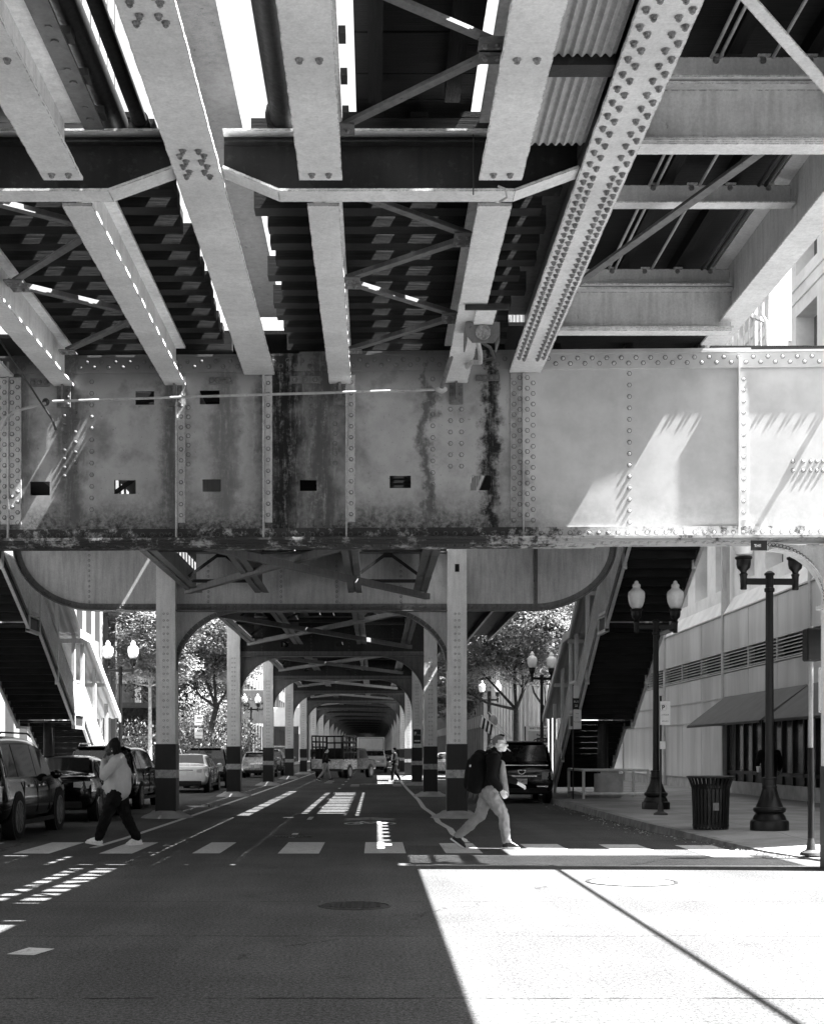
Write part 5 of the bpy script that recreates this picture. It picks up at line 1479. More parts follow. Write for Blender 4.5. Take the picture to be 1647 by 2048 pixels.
# ------------------------------------------------------------------ vehicles (modelled pointing to +y, rear bumper at y=0)
SUVP = [(0,.88,.46,.86,.92,.84),(.008,.95,.36,1.00,1.06,.90),(.022,.985,.30,1.04,1.20,.88),(.06,1.0,.26,1.05,.965,.80),(.075,1,.26,1.05,.985,.78),(.20,1.0,.25,1.04,1.0,.76),(.40,1,.25,1.03,1.0,.76),(.55,1,.25,1.02,.985,.765),(.62,1,.25,1.02,.955,.775),(.735,1,.25,1.04,1.13,.90),(.86,.99,.25,1.01,1.08,.88),(.95,.95,.28,.93,.99,.86),(.985,.90,.33,.80,.86,.82),(1,.82,.40,.68,.72,.76)]
SEDP = [(0,.86,.42,.84,.90,.84),(.008,.94,.33,.94,.99,.90),(.03,.975,.28,.97,1.03,.90),(.14,1.0,.24,.96,1.06,.88),(.17,1,.23,.95,1.08,.86),(.29,1,.22,.94,.975,.74),(.36,1,.22,.93,1.0,.72),(.48,1,.22,.92,1.0,.72),(.57,1,.22,.92,.96,.74),(.72,1,.22,.92,.98,.88),(.86,.99,.23,.87,.93,.86),(.95,.94,.26,.78,.83,.84),(.985,.88,.32,.66,.71,.80),(1,.80,.38,.56,.60,.74)]
def rings(prof, L, W, H):
    out = []
    for fy, fw, lo, be, to, fr in prof:
        w = W/2*fw; tz = to*H if to <= 1.001 and to > .9 and fy > .05 and fr < .82 else to
        hi = tz > be + .25
        rw = W/2*fr
        pts = [(0,lo),(w*.82,lo),(w*.97,lo+.10),(w,lo+(be-lo)*.42),(w*.995,lo+(be-lo)*.68),(w*.965,be)]
        if hi: pts += [(rw+.01,tz-.10),(rw-.035,tz-.045),(rw*.72,tz-.008),(0,tz)]
        else: pts += [(min(w*.95,rw+.06),be+(tz-be)*.45),(rw-.02,be+(tz-be)*.75),(rw*.7,tz-.005),(0,tz)]
        out.append((fy*L, pts))
    return out
def car_shell(prof, L, W, H):
    R_ = rings(prof, L, W, H); mb = MB(); n = len(R_[0][1])
    cols = []
    for y, pts in R_:
        row = [(x,y,z) for x,z in pts] + [(-x,y,z) for x,z in reversed(pts[1:-1])]
        cols.append(row)
    m = len(cols[0])
    for row in cols: mb.v += row
    for i in range(len(cols)-1):
        for k in range(m): mb.f.append((i*m+k, (i+1)*m+k, (i+1)*m+(k+1)%m, i*m+(k+1)%m))
    mb.f.append(tuple(range(m))); mb.f.append(tuple(reversed(range((len(cols)-1)*m, len(cols)*m))))
    return mb, R_
def pane(mb, a, b, c, d, off=.006, sub=1):
    "quad pushed out along its normal, with a little thickness"
    a,b,c,d = map(Vector,(a,b,c,d)); n = (b-a).cross(d-a).normalized()
    ps = [p+n*off for p in (a,b,c,d)]; qs = [p-n*.02 for p in (a,b,c,d)]
    mb.add([tuple(p) for p in ps+qs], [(0,1,2,3),(7,6,5,4),(0,4,5,1),(1,5,6,2),(2,6,7,3),(3,7,4,0)])
def car(kind, name, label, paint, L=4.75, W=1.92, H=1.78, loc=(0,0,0), rz=0, group=None, extras=(), wr=.36):
    prof = SUVP if kind == 'suv' else SEDP
    t = thing(name, label, 'car', loc, rz, group, local=True)
    mb, RR = car_shell(prof, L, W, H)
    body = mb.build('body', M[paint], t, smooth=True)
    sb = body.modifiers.new('sub','SUBSURF'); sb.levels = 1; sb.render_levels = 1
    def P(i, j, s): y, pts = RR[i]; x, z = pts[j]; return Vector((s*x, y, z))
    lo, hi = (3, 8) if kind == 'suv' else (4, 8)
    seq = [(3.3,5.0),(5.06,6.4),(6.46,8.6)] if kind == 'suv' else [(4.6,5.9),(5.96,7.0),(7.06,8.7)]
    def on(u, v, s):
        i = int(u); f_ = u-i
        a = P(i,5,s).lerp(P(min(i+1,len(RR)-1),5,s), f_); b = P(i,6,s).lerp(P(min(i+1,len(RR)-1),6,s), f_)
        return a.lerp(b, v)
    for s in (1,-1):
        for u0, u1 in seq:
            g_ = MB(); um = (u0+u1)/2; v0, v1 = .08, .90
            # split where the section changes so that the pane follows the body
            us = sorted({u0,u1} | {float(k) for k in range(int(u0)+1, int(u1)+1) if u0 < k < u1})
            for a, b in zip(us, us[1:]):
                q = [on(a,v0,s), on(b,v0,s), on(b,v1,s), on(a,v1,s)]
                pane(g_, *(q if s > 0 else q[::-1]), off=.012)
            g_.build('side_window', M['glass'], t)
    # rear window and windscreen
    def cross(i, j, name, va, vb, inset=.87):
        g_ = MB()
        A = Vector((0, RR[i][0], RR[i][1][-1][1])); B = Vector((0, RR[j][0], RR[j][1][-1][1]))
        wa, wb_ = RR[i][1][7][0]*inset, RR[j][1][7][0]*inset
        a = A.lerp(B, va); b = A.lerp(B, vb); xa = wa+(wb_-wa)*va; xb = wa+(wb_-wa)*vb
        q = [(-xa,a.y,a.z),(xa,a.y,a.z),(xb,b.y,b.z),(-xb,b.y,b.z)]
        pane(g_, *(q if a.y < b.y and a.z < b.z else [q[1],q[0],q[3],q[2]]), off=.014); g_.build(name, M['glass'], t)
    if kind == 'suv': cross(2, 3, 'rear_window', .08, .86, .93); cross(9, 8, 'windscreen', .05, .9)
    else: cross(4, 5, 'rear_window', .06, .92, .92); cross(9, 8, 'windscreen', .05, .9)
    # wheels
    for y in (L*.19, L*.80):
        for s in (1,-1):
            wd = W/2
            ar = MB().lathe([(wr*1.13, wd*s - .20*s),(wr*1.13, wd*s+.004*s),(wr*1.02, wd*s+.006*s),(wr*.2, wd*s-.03*s)], (0,y,wr), 26, axis='x'); ar.build('wheel_arch', M['black'], t, smooth=True)
            tw = MB().lathe([(wr*.68, wd*s-.17*s),(wr*.97, wd*s-.17*s),(wr, wd*s-.13*s),(wr, wd*s-.02*s),(wr*.97, wd*s+.012*s),(wr*.74, wd*s+.018*s),(wr*.70, wd*s-.0*s)], (0,y,wr), 28, axis='x').build('wheel', M['tyre'], t, smooth=True)
            rm = MB(); xo = wd*s+.004*s
            rm.lathe([(wr*.70,xo),(wr*.72,xo+.012*s),(wr*.64,xo+.012*s),(wr*.62,xo-.03*s)], (0,y,wr), 28, axis='x')
            rm.lathe([(wr*.16,xo-.03*s),(wr*.16,xo+.006*s),(wr*.1,xo+.01*s)], (0,y,wr), 12, axis='x')
            for k in range(10):
                a = 2*math.pi*k/10; rm.bar((xo-.012*s, y+wr*.14*math.cos(a), wr+wr*.14*math.sin(a)),(xo-.004*s, y+wr*.66*math.cos(a), wr+wr*.66*math.sin(a)), .03, .03, (1,0,0))
            rm.build('rim', M['rim'], tw, smooth=True)
    be = RR[1][1][5][1]; wb_ = RR[1][1][5][0]
    # rear: lamps, plate, bumper, strips
    for s in (1,-1):
        lm = MB()
        if kind == 'suv': zs = (be-.30, be-.04)
        else: zs = (be-.20, be-.04)
        xa, xb = wb_*.66, wb_*1.03
        ya = -.012
        lm.add([(s*xa,ya,zs[0]+.03),(s*xb,ya+.05,zs[0]),(s*(xb+.03),ya+.32,zs[0]+.05),(s*(xb+.03),ya+.32,zs[1]),(s*xb,ya+.05,zs[1]),(s*xa,ya,zs[1]-.02),
                (s*xa,ya+.1,zs[0]+.03),(s*xa,ya+.1,zs[1]-.02)], [(0,1,4,5),(1,2,3,4),(0,5,7,6)] if s > 0 else [(5,4,1,0),(4,3,2,1),(6,7,5,0)])
        lm.build('tail_light', M['taillamp'], t)
        yf = L*.985
        fl_ = MB().box(s*W*.27, s*W*.43, L-.10, L-.01, RR[-1][1][5][1]-.06, RR[-1][1][5][1]+.06).build('headlight', M['lens'], t)
        mr = MB().blob((s*(W/2+.10), L*.655, RR[8][1][5][1]+.09), (.11,.07,.085), 10, 8); mr.box(s*(W/2-.06), s*(W/2+.04), L*.645, L*.665, RR[8][1][5][1]+.02, RR[8][1][5][1]+.07)
        mr.build('wing_mirror', M[paint], t, smooth=True)
        dh = MB()
        for yy in (.36,.55): dh.box(s*(W/2-.004), s*(W/2+.022), L*yy-.09, L*yy+.09, RR[6][1][5][1]-.12, RR[6][1][5][1]-.085)
        dh.build('door_handles', M['chrome'] if paint != 'car_white' else M[paint], t)
        sm = MB()
        for yy in (.27,.465,.645): sm.box(s*(W/2-.02), s*(W/2+.0012), L*yy-.004, L*yy+.004, .42, RR[6][1][5][1]-.02)
        sm.box(s*(W/2-.03), s*(W/2-.004), L*.28, L*.72, .24, .32); sm.build('door_seams', M['black'], t)
    MB().box(-.16,.16,-.022,-.008, be-.42 if kind=='suv' else be-.30, be-.26 if kind=='suv' else be-.14).build('number_plate', M['number_plate'], t)
    MB().box(-wb_*.86, wb_*.86, -.03, .06, .30, .46).build('rear_bumper', M['black'], t, bevel=.02)
    MB().box(-wb_*.5, wb_*.5, -.018, .0, be-.20 if kind=='suv' else be-.10, be-.165 if kind=='suv' else be-.075).build('trim_strip', M['chrome'], t)
    if kind == 'suv':
        for s in (1,-1):
            MB().tube([(s*W*.355, L*.12, H-.02),(s*W*.36, L*.16, H+.04),(s*W*.36, L*.52, H+.04),(s*W*.355, L*.57, H-.02)], .018, 6).build('roof_rail', M['chrome'] if 'rails' in extras else M['black'], t)
        MB().box(-W*.33, W*.33, L*.03, L*.075, H-.075, H-.035).build('spoiler', M[paint], t, bevel=.01)
    return t
GP = 'cars parked along the left kerb'
car('suv','parked_car','nearest black SUV parked on the left with its door side reflecting the street','car_black',4.95,1.98,1.84,(-7.23,22.75,0),group=GP,wr=.40)
car('sedan','parked_car','black saloon parked behind the nearest SUV with reflections in its rear window','car_black',4.85,1.88,1.46,(-7.1,29.3,0),group=GP,wr=.35)
car('suv','parked_car','dark SUV with a roof rail parked beyond the black saloon','car_black',4.7,1.9,1.72,(-7.25,35.6,0),group=GP,extras=('rails',))
car('sedan','parked_car','white saloon parked beyond the first left column','car_white',4.85,1.88,1.47,(-7.15,49.9,0),group=GP,wr=.35)
car('suv','parked_car','black SUV parked just ahead of the white saloon','car_black',4.7,1.95,1.74,(-7.1,56.3,0),group=GP,extras=('rails',))
car('suv','parked_car','silver hatchback parked between the second and third left columns','car_silver',4.3,1.85,1.55,(-6.9,79,0),group=GP)
car('suv','parked_car','dark car parked ahead of the silver hatchback','car_grey',4.6,1.9,1.7,(-6.8,86,0),group=GP)
car('suv','parked_car','white van like car parked farthest of the left row','car_white',4.9,1.95,1.95,(-6.9,94,0),group=GP)
e = car('suv','parked_car','large black SUV seen from behind, parked at the right kerb','car_black',5.2,1.96,1.88,(4.32,39.9,0),wr=.41)
ch = MB().prism([(-.13,1.00),(.13,1.00),(.09,.90),(.03,.86),(-.03,.86),(-.09,.90)], 'y', -.024, -.016); ch.build('emblem', M['chrome'], e)
MB().prism([(-.10,.985),(.10,.985),(.07,.915),(.0,.885),(-.07,.915)], 'y', -.0265, -.0245).build('emblem_field', M['car_black'], e)
MB().box(-.78,.78,-.02,.02,1.13,1.15).build('glass_trim', M['chrome'], e); MB().box(.45,.78,-.035,.0,.50,.53).build('bumper_trim', M['chrome'], e); MB().box(-.78,-.45,-.035,.0,.50,.53).build('bumper_trim', M['chrome'], e)
text_mesh('lettering','DE 4827',.085,M['sign_black'],e,(0,-.0235,.66),depth=.001)
w_ = car('suv','white_car','white SUV driving away up the lane under the tracks','car_white',4.7,1.9,1.68,(-.1,98,0))
car('sedan','parked_car','pale saloon parked beyond the right column','car_silver',4.8,1.85,1.5,(4.3,77,0))
for s in (1,-1): MB().box(s*.5,s*.9,-.05,.02,.95,1.08).build('brake_light', M['lens'], w_)
# white truck in front of it
t = thing('box_truck', 'white box truck ahead of the white SUV deep under the tracks', 'truck', (-.35,112,0), local=True)
MB().box(-1.15,1.15,0,5.2,.75,2.75).build('cargo_box', M['car_white'], t, bevel=.08); MB().box(-1.0,1.0,5.25,7.0,.5,2.3).build('cab', M['car_white'], t, bevel=.15)
MB().box(-.95,.95,-.02,-.003,.9,2.6).build('rear_door', M['lit'], t)
for y in (1.2,6.0):
    for s in (1,-1): MB().lathe([(.25,s*.75),(.45,s*.76),(.45,s*1.04),(.25,s*1.05)], (0,y,.45), 20, axis='x').build('wheel', M['tyre'], t, smooth=True)
# pickup with a stake rack, turning across the lane
t = thing('pickup_truck', 'silver pickup with a tall dark stake rack turning across the left lane', 'pickup truck', (-2.72,76.6,0), R(-20), local=True)
L, W = 5.5, 1.95
b = MB(); b.box(-W/2,W/2,.0,2.25,.50,1.12); b.build('load_bed', M['car_silver'], t, bevel=.04)
b = MB(); b.prism([(2.27,.45),(5.5,.50),(5.55,.85),(5.4,1.05),(4.3,1.12),(3.75,1.72),(2.55,1.74),(2.28,1.14)], 'x', -W/2+.02, W/2-.02); b.build('cab', M['car_grey'], t, bevel=.06)
for s in (1,-1):
    x = s*(W/2-.018)
    g_ = MB(); g_.prism([(2.62,1.16),(4.15,1.16),(3.72,1.62),(2.7,1.63)], 'x', min(x,x+s*.012), max(x,x+s*.012)); g_.build('side_window', M['glass'], t)
    for y in (1.05,4.55):
        MB().lathe([(.44,s*(W/2-.2)),(.44,s*(W/2+.006)),(.2,s*(W/2+.006))], (0,y,.38), 24, axis='x').build('wheel_arch', M['black'], t)
        wh = MB().lathe([(.25,s*(W/2-.2)),(.37,s*(W/2-.2)),(.38,s*(W/2-.02)),(.36,s*(W/2+.02)),(.26,s*(W/2+.025))], (0,y,.38), 24, axis='x').build('wheel', M['tyre'], t, smooth=True)
        MB().lathe([(.25,s*(W/2+.0)),(.25,s*(W/2+.026)),(.08,s*(W/2+.03))], (0,y,.38), 18, axis='x').build('rim', M['rim'], wh, smooth=True)
    MB().box(s*.78,s*.96,-.03,.04,.72,1.05).build('tail_light', M['taillamp'], t)
MB().box(-.76,.76,-.03,-.004,.58,1.08).build('tailgate', M['car_silver'], t, bevel=.01); MB().box(-.95,.95,-.14,-.035,.42,.56).build('rear_bumper', M['steel_dark'], t)
MB().box(-.85,.85,2.22,2.262,1.2,1.62).build('rear_window', M['glass'], t)
r = MB()
for s in (1,-1):
    for y in (.05,.6,1.15,1.7,2.2): r.box(s*(W/2-.06), s*(W/2-.0), y-.03, y+.03, 1.12, 2.45)
    for z in (1.45,1.75,2.05,2.38): r.box(s*(W/2-.045), s*(W/2-.015), .03, 2.22, z, z+.09)
for x in (-.9,-.45,0,.45,.9): r.box(x-.03,x+.03,2.2,2.25,1.12,2.45); r.box(x-.03,x+.03,.0,.05,1.12,2.0)
for z in (1.45,2.0,2.38): r.box(-.95,.95,2.2,2.25,z,z+.09)
r.build('stake_rack', M['black'], t); MB().box(-.85,.85,.15,2.1,1.125,1.72).build('load', M['cloth_dark'], t, bevel=.1)
# ------------------------------------------------------------------ people (modelled walking to +x, y to their left, z up)
def hand(mb, wrist, dirv, palm_n, curl=.5, r=1.0, thumb=1):
    "palm and five bent fingers; dirv points from wrist to knuckles, palm_n out of the palm"
    d = Vector(dirv).normalized(); n = Vector(palm_n).normalized(); n = (n - d*n.dot(d)).normalized(); a = d.cross(n)
    w = Vector(wrist); k0 = w + d*.09*r
    for j in (-1,-.33,.33,1): mb.limb(w + a*j*.018*r, k0 + a*j*.031*r, .017*r, .014*r, 8)
    for j, ln in ((-1,.062),(-.33,.078),(.33,.083),(1,.074)):
        p = k0 + a*j*.031*r; ang = 0
        for s_, fr in enumerate((.45,.32,.23)):
            ang += curl*(.55 + .35*s_) + .06*j
            q = p + (d*math.cos(ang) + n*math.sin(ang))*ln*fr*r
            mb.limb(p, q, (.0105-.001*s_)*r, (.0098-.0012*s_)*r, 8); p = q
    p = w + a*thumb*.028*r + d*.02*r
    q = p + (a*thumb*.7 + d*.75 + n*.35).normalized()*.045*r; mb.limb(p, q, .014*r, .012*r, 8)
    mb.limb(q, q + (d*.9 + n*.45 + a*thumb*.1).normalized()*.036*r, .0115*r, .009*r, 8)
def head(mb, c, s=1.0, fwd=(1,0,0)):
    "skull, jaw, nose, brow, lips, ears; c = centre of the skull"
    f_ = Vector(fwd).normalized(); l = Vector((0,0,1)).cross(f_).normalized(); c = Vector(c)
    def P(x, y, z): return c + (f_*x + l*y + Vector((0,0,z)))*s
    def E(p, r): mb.blob(tuple(P(*p)), (r*s if not isinstance(r, tuple) else tuple(k*s for k in r)), 14, 10)
    E((-.012,0,.015), (.098,.078,.098) if abs(f_.x) > .7 else (.078,.098,.098))
    E((.025,0,-.045), (.070,.062,.075)); E((.052,0,-.095), (.042,.040,.030)); E((.070,0,-.10), .020)
    mb.limb(P(-.01,.045,-.085), P(.055,.022,-.105), .022*s, .02*s); mb.limb(P(-.01,-.045,-.085), P(.055,-.022,-.105), .022*s, .02*s)
    mb.limb(P(.090,0,.008), P(.112,0,-.034), .009*s, .014*s); E((.100,.010,-.038), .010); E((.100,-.010,-.038), .010)
    mb.limb(P(.082,.035,.018), P(.082,-.035,.018), .014*s, .014*s)
    E((.094,0,-.066), (.010,.020,.007)); E((.090,0,-.080), (.010,.019,.008))
    for sd in (-1,1): E((-.012,sd*.080,-.018), (.022,.010,.032))
    E((.060,.035,-.035), .026); E((.060,-.035,-.035), .026)
    return P
def shoe(pr, ankle, toe_dir, nm, mat, pitch=0.0, L=.29, solemat='sole', lift=None):
    "low shoe with a separate sole, pitched about the ankle"
    d = Vector(toe_dir).normalized(); a = Vector((0,1,0)); cp, sp = math.cos(pitch), math.sin(pitch)
    def P(x, y, z): return Vector(ankle) + Vector((d.x*(x*cp - z*sp), y, x*sp + z*cp))
    m = MB(); m.limb(P(0,0,.02), P(0,0,-.04), .052, .052); m.limb(P(-.035,0,-.045), P(.10,0,-.05), .045, .043); m.limb(P(.08,0,-.052), P(.165,0,-.062), .042, .032); m.limb(P(.02,0,.0), P(.12,0,-.04), .045, .036)
    u = fuse(m, nm, M[mat], pr, .012, 4)
    m = MB()
    pts = []
    n = 18
    for k in range(n):
        t_ = 2*math.pi*k/n; x = .06+.15*math.cos(t_); y = (.048 if math.cos(t_) > -.2 else .040)*math.sin(t_); pts.append((x,y))
    b0 = [tuple(P(x,y,-.098)) for x,y in pts]; b1 = [tuple(P(x*1.0,y*1.06,-.072)) for x,y in pts]
    m.add(b0+b1, [tuple(reversed(range(n))), tuple(range(n,2*n))] + [(k,(k+1)%n,n+(k+1)%n,n+k) for k in range(n)])
    m.build('sole', M[solemat], u, smooth=True)
def wrinkle(o, size, k):
    tx = bpy.data.textures.get('folds%g' % size) or bpy.data.textures.new('folds%g' % size, 'CLOUDS'); tx.noise_scale = size; tx.noise_depth = 2
    d = o.modifiers.new('folds', 'DISPLACE'); d.texture = tx; d.strength = k; d.mid_level = .5; d.texture_coords = 'LOCAL'
def walker(label, loc, rz, J, skin, top, legs, shoe_mat, hairmat, vox=.013, build=1.0, hands=True, sole='sole', detail=True, belly=1.0, jacket_open=None):
    """J: joints. hip centre, chest, neck, head, kneeF/ankleF (front leg), kneeB/ankleB, and arms elbow/wrist for L and R"""
    t = thing('person', label, 'person', loc, rz, local=True)
    V3 = lambda k: Vector(J[k])
    hip, chest, neck, hd = V3('hip'), V3('chest'), V3('neck'), V3('head')
    s = J.get('scale', 1.0); bw = build
    body = MB()
    P = head(body, hd, s*1.06, J.get('look', (1,0,0)))
    body.limb(neck - Vector((.02,0,.06)), hd - Vector((.012,0,.055)), .066*bw, .056)
    body.limb(hip, chest, .11, .12); body.limb(chest, neck, .11, .06)
    for sd in ('L','R'):
        w, e, q = V3('sh'+sd), V3('el'+sd), V3('wr'+sd)
        body.limb(chest, w, .08, .05); body.limb(w, e, .046, .038); body.limb(e, q, .036, .026)
        k, a = V3('kn'+sd), V3('an'+sd); h0 = hip + Vector((0,.085*(1 if sd=='L' else -1),-.02))
        body.limb(h0, k, .075, .052); body.limb(k, a, .05, .036); body.limb(a, a+Vector((.12,0,-.05)), .034, .028)
        if hands: hand(body, q, J.get('hd'+sd, tuple(q-e)), J.get('hn'+sd, (0,-1 if sd=='L' else 1,0)), J.get('curl'+sd,.5), s*1.0, J.get('th'+sd, 1))
    bo = fuse(body, 'body', M[skin], t, .0085 if detail else .02, 3)
    # trousers
    m = MB()
    m.limb(hip + Vector((0,0,.06)), hip + Vector((0,0,-.03)), .155*bw*belly, .155*bw)
    for sd in ('L','R'):
        k, a = V3('kn'+sd), V3('an'+sd); y = .085*(1 if sd=='L' else -1); h0 = hip + Vector((0,y,-.05))
        m.limb(h0, h0.lerp(k,.5), .118*bw, .105*bw); m.limb(h0.lerp(k,.5), k, .105*bw, .083*bw); m.limb(k, k.lerp(a,.45), .083*bw, .076*bw); m.limb(k.lerp(a,.45), a+Vector((0,0,.025)), .076*bw, .062*bw)
        if detail:
            for f_ in (.88,1.0):
                q = k.lerp(a, f_*.92); d = (a-k).normalized(); m.lathe([(.066*bw,-.012),(.070*bw,.0),(.066*bw,.012)], tuple(q), 12)
    tr = fuse(m, 'trousers', M[legs], t, vox, 4)
    if detail: wrinkle(tr, .07, .045)
    # top
    m = MB()
    m.limb(hip + Vector((0,0,.03)), chest - Vector((0,0,.12)), .168*bw*belly, .165*bw*belly)
    m.limb(chest + Vector((0,.06,-.1)), chest + Vector((0,.08,.08)), .135*bw, .105*bw); m.limb(chest + Vector((0,-.06,-.1)), chest + Vector((0,-.08,.08)), .135*bw, .105*bw)
    m.limb(chest, neck - Vector((0,0,.055)), .13*bw, .078)
    for sd in ('L','R'):
        w, e, q = V3('sh'+sd), V3('el'+sd), V3('wr'+sd)
        m.limb(chest + (w-chest)*.6, w, .095*bw, .080*bw); m.limb(w, e, .080*bw, .066*bw); m.limb(e, e.lerp(q,.86), .066*bw, .046*bw)
    tp = fuse(m, 'top', M[top], t, vox, 4)
    if detail: wrinkle(tp, .09, .022)
    for sd in ('L','R'):
        shoe(t, J['an'+sd], (1,0,0), 'shoe', shoe_mat, J.get('pitch'+sd, 0.0), solemat=sole)
    return t, P, bo, s*1.06
# 1: man with a backpack, walking right, seen from his right side
mx, my = gnd(985,1697)
J = dict(hip=(-.07,0,.97), chest=(.0,0,1.36), neck=(.055,0,1.52), head=(.115,0,1.675), shL=(.03,.20,1.43), shR=(-.02,-.20,1.43),
         elL=(.16,.24,1.16), wrL=(.40,.22,1.04), elR=(-.04,-.27,1.13), wrR=(.12,-.25,.93),
         knR=(.16,-.10,.53), anR=(.215,-.09,.10), knL=(-.20,.09,.53), anL=(-.55,.09,.17), pitchL=-.62, pitchR=.0,
         hdL=(.9,0,-.45), hnL=(0,-.6,-.8), curlL=.35, thL=-1, hdR=(.5,0,-.85), hnR=(0,.9,.2), curlR=.6, thR=1)
man, P, bo, s = walker('man with sunglasses and a black backpack striding to the right over the crosswalk', (mx,my,0), R(-3), J, 'skin', 'cloth_black', 'khaki', 'shoe_black', 'hair_grey', build=1.10, belly=1.05)
hm = MB()
c = P(-.020,0,.030)
hm.blob(tuple(P(-.022,0,.026)), (.102*s,.0815*s,.100*s), 18, 12)
h2 = MB(); keep = []
for f_ in hm.f:
    ctr = sum((Vector(hm.v[i]) for i in f_), Vector())/len(f_)
    rel = (ctr - P(0,0,0))/s
    if rel.z > .045 + max(0, rel.x)*.35 or (rel.x < -.055 and rel.z > -.03): keep.append(f_)
h2.v = hm.v; h2.f = keep
h2.build('hair', M['hair_grey'], man, smooth=True)
tf_ = MB()
for k in range(26):
    a = random.uniform(-.06,.07); y = random.uniform(-.035,.035)
    p0 = P(a, y, .115-abs(a)*.25); tf_.tube([p0, p0+Vector((.018,random.uniform(-.01,.01),.028))], [.010,.003], 5)
tf_.build('hair_tuft', M['hair'], man)
gl = MB()
for sd in (-1,1):
    gl.tube([P(.094,sd*.062,.0), P(.03,sd*.084,.006), P(-.015,sd*.085,.0)], .0035*s, 6); gl.blob(tuple(P(.098,sd*.034,-.004)), (.010,.030,.019), 10, 8)
gl.bar(P(.106,-.01,.002), P(.106,.01,.002), .006, .006); gl.build('sunglasses', M['black'], man, smooth=True)
# dark front panels hanging open and dark sleeve
mj = MB(); mj.limb((.02,-.20,1.44),(-.035,-.265,1.13),.098,.082); mj.limb((-.035,-.265,1.13),(.10,-.25,.97),.082,.056); mj.limb((-.04,-.13,1.44),(.0,-.2,1.44),.085,.09)
fuse(mj, 'sleeve', M['cloth_black'], man, .013, 4)
mj = MB()
for k in range(5):
    z0 = 1.28-k*.085; x = .13+.012*k
    mj.limb((x-.01,-.085,z0+.06),(x+.014,-.075,z0-.085),.075,.06)
fuse(mj, 'jacket_front', M['jacket'], man, .013, 5)
MB().limb((.06,0,1.50),(.03,0,1.545),.085,.078).build('collar', M['cloth_black'], man, smooth=True)
bp = thing('backpack', 'bulging black backpack worn by the man striding over the crosswalk', 'backpack', (mx,my,.9), R(-3), local=True)
m = MB(); zo = -.9
for p, q, r1, r2 in (((-.24,-.07,1.40),(-.27,-.07,1.02),.13,.15),((-.24,.07,1.40),(-.27,.07,1.02),.13,.15),((-.20,0,1.46),(-.2,0,1.0),.12,.13),((-.33,0,1.22),(-.34,0,1.02),.12,.13),((-.33,0,1.36),(-.34,0,1.2),.09,.11)):
    m.limb((p[0],p[1],p[2]+zo),(q[0],q[1],q[2]+zo),r1,r2)
fuse(m, 'bag', M['cloth_black'], bp, .014, 5)
m = MB()
for sd in (-1,1): m.tube([(-.17,sd*.12,1.50+zo),(-.06,sd*.13,1.555+zo),(.06,sd*.14,1.50+zo),(.115,sd*.15,1.38+zo),(.08,sd*.17,1.24+zo),(-.08,sd*.185,1.12+zo)], .024, 8)
m.build('shoulder_straps', M['cloth_black'], bp, smooth=True)
m = MB()
for x, z in ((-.40,.94),(-.36,.92),(-.28,.9)): m.tube([(x,-.12,z+.06+zo),(x-.03,-.14,z-.02+zo),(x-.045,-.14,z-.12+zo)], .007, 5)
m.build('hanging_straps', M['cloth_dark'], bp)
m = MB().box(-.375,-.30,-.152,-.140,1.30+zo,1.335+zo); m.build('patch', M['sign_white'], bp)
cg = MB(); q = P(.100,-.004,-.074); cv = Vector((mx,my,0)); ca, sa = math.cos(R(-3)), math.sin(R(-3))
tag(MB().tube([(0,0,0),(.055,-.02,-.045)], .0075, 8).build('cigarette', M['sign_white'], loc=(mx+ca*q.x-sa*q.y, my+sa*q.x+ca*q.y, q.z)), 'white cigarette held in the lips of the man with the backpack', 'cigarette')
# fix: mesh was built about the origin
cgo = [o for o in bpy.data.objects if o.name == 'cigarette'][0]
cgo.data.transform(Matrix.Translation(Vector(cgo['_o'])))
# 2: person in a grey sweatshirt walking left, hand raised to the face
wx, wy = gnd(232,1692)
J = dict(hip=(-.03,0,.95), chest=(-.045,0,1.30), neck=(.0,0,1.47), head=(.06,0,1.605), shL=(-.03,.22,1.38), shR=(-.02,-.2,1.38),
         elL=(.14,.27,1.15), wrL=(.175,.13,1.42), elR=(.05,-.26,1.10), wrR=(.26,-.24,.93),
         knL=(.13,.1,.52), anL=(.26,.1,.12), knR=(-.13,-.1,.52), anR=(-.33,-.1,.11), pitchL=.16, pitchR=-.12,
         hdL=(-.25,-.35,.9), hnL=(-.8,-.5,-.2), curlL=.9, thL=1, hdR=(.6,0,-.6), hnR=(0,.9,.2), curlR=1.0, thR=1)
wo, P, bo, s = walker('person in a grey sweatshirt walking left, one hand raised to the face', (wx,wy,0), R(180), J, 'skin_dark', 'hood', 'cloth_black', 'shoe_white', 'hair', build=1.16, belly=1.12)
m = MB(); m.limb(P(-.035,0,.045), P(-.03,0,.02), .098*s, .096*s); m.limb(P(-.08,0,.0), P(-.095,0,-.10), .062*s, .05*s)
m.limb(P(-.02,0,.105), P(-.055,0,.125), .045*s, .04*s); m.limb(P(-.05,.05,-.03), P(-.06,.055,-.12), .04*s, .028*s); m.limb(P(-.05,-.05,-.03), P(-.06,-.055,-.12), .04*s, .028*s)
hr = fuse(m, 'hair', M['hair'], wo, .012, 2)
ln = MB()
for k in range(40):
    a = random.uniform(-1.1,1.1); p0 = P(-.07-.03*math.cos(a), .075*math.sin(a), random.uniform(-.02,.04)); ln.tube([p0, p0+Vector((-.015,.01*math.sin(a),-.1)), p0+Vector((-.02,.014*math.sin(a),-.16+random.uniform(-.03,.03)))], [.007,.006,.003], 5)
ln.build('hair_strands', M['hair'], hr)
m = MB(); m.limb((-.03,0,1.02),(-.03,0,.955),.228,.226); fuse(m, 'hem', M['hood'], wo, .015, 3)
m = MB()
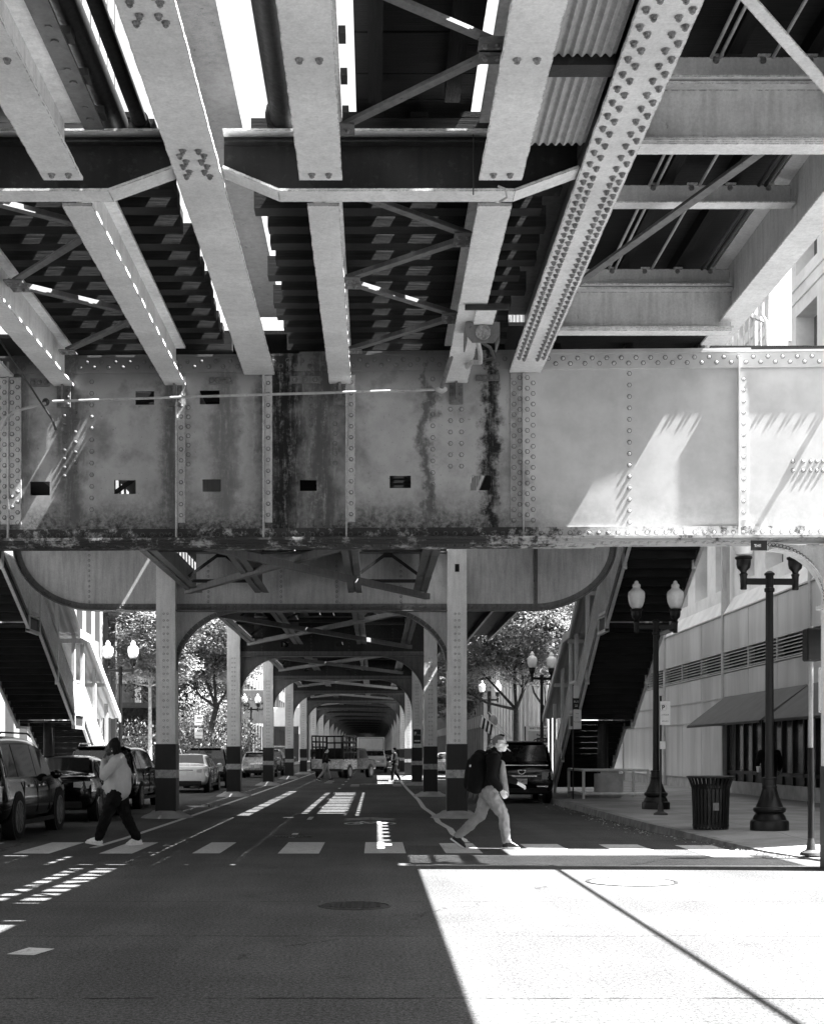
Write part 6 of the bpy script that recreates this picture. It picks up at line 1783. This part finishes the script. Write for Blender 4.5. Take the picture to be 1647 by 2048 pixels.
m.limb((-.06,0,1.44),(.02,0,1.455),.095,.085); fuse(m, 'hood', M['hood'], wo, .013, 4)
MB().blob(tuple(P(-.012,.092,-.05)), .012).build('earring', M['sign_white'], wo)
# phone in the lower hand
t = thing('phone', 'phone with white strap held low by the person in the grey sweatshirt', 'phone', (wx,wy,0), R(180), local=True)
MB().box(.30,.325,-.275,-.205,.80,.93).build('case', M['black'], t, bevel=.005); MB().tube([(.32,-.24,.80),(.345,-.24,.74),(.33,-.24,.68)], .006, 6).build('strap', M['sign_white'], t)
# 3 and 4: people crossing far down the street
def far_person(label, px, py, face, top, legs, skin='skin', shoes='shoe_black', hgt=1.0, hairmat='hair', stride=.26):
    x, y = gnd(px, py)
    J = dict(hip=(0,0,.93), chest=(.02,0,1.30), neck=(.04,0,1.46), head=(.07,0,1.60), shL=(.02,.19,1.37), shR=(.02,-.19,1.37),
         elL=(.10,.24,1.12), wrL=(.28,.2,1.05), elR=(.0,-.25,1.10), wrR=(.16,-.22,.95), knL=(.16,.09,.50), anL=(stride,.09,.12), knR=(-.06,-.09,.5), anR=(-stride-.08,-.09,.14), pitchL=.12, pitchR=-.3)
    t, P, bo, s = walker(label, (x,y,0), face, J, skin, top, legs, shoes, hairmat, vox=.022, detail=False, build=1.02)
    m = MB(); m.limb(P(-.035,0,.045), P(-.04,0,.0), .098*s, .090*s); fuse(m, 'hair', M['hair'], t, .022, 2)
    return t
far_person('person in a dark jacket and light trousers crossing behind the pickup', 650, 1562, 0, 'cloth_black', 'khaki')
far_person('person in black with pale shirt front crossing by the right columns', 790, 1565, R(195), 'cloth_black', 'cloth_black', shoes='shoe_white', stride=.18)
fp = [o for o in bpy.data.objects if o.name.startswith('person') and o.parent is None][-1]
MB().limb((.14,.02,1.36),(.15,.02,1.0),.065,.06).build('shirt_front', M['sign_white'], fp, smooth=True)
# 5: dark figure by the shop windows behind the nearest lamp
x, y = gnd(1537,1600,.15)
J = dict(hip=(0,0,.93), chest=(.0,0,1.27), neck=(.02,0,1.45), head=(.06,0,1.58), shL=(0,.24,1.36), shR=(0,-.24,1.36),
     elL=(.02,.34,1.08), wrL=(.10,.33,.84), elR=(.02,-.34,1.08), wrR=(.12,-.34,.84), knL=(.06,.09,.5), anL=(.02,.09,.1), knR=(.0,-.09,.5), anR=(-.12,-.09,.1), pitchR=-.1)
t, P, bo, s = walker('person in black standing by the shop windows behind the nearest lamp post', (x,y,.15), R(95), J, 'skin_dark', 'cloth_black', 'cloth_black', 'shoe_black', 'hair', vox=.018, build=1.22, detail=False, belly=1.15)
m = MB(); m.limb(P(-.03,0,.045), P(-.04,0,.0), .1*s, .092*s); fuse(m, 'hair', M['hair'], t, .02, 2)
t = thing('paper_cup', 'white paper cup held by the person behind the lamp post', 'cup', (x-.36,y-.15,.95), local=True)
MB().lathe([(.04,0),(.055,.15),(.058,.155),(.05,.17)], n=14).build('cup', M['sign_white'], t, smooth=True)
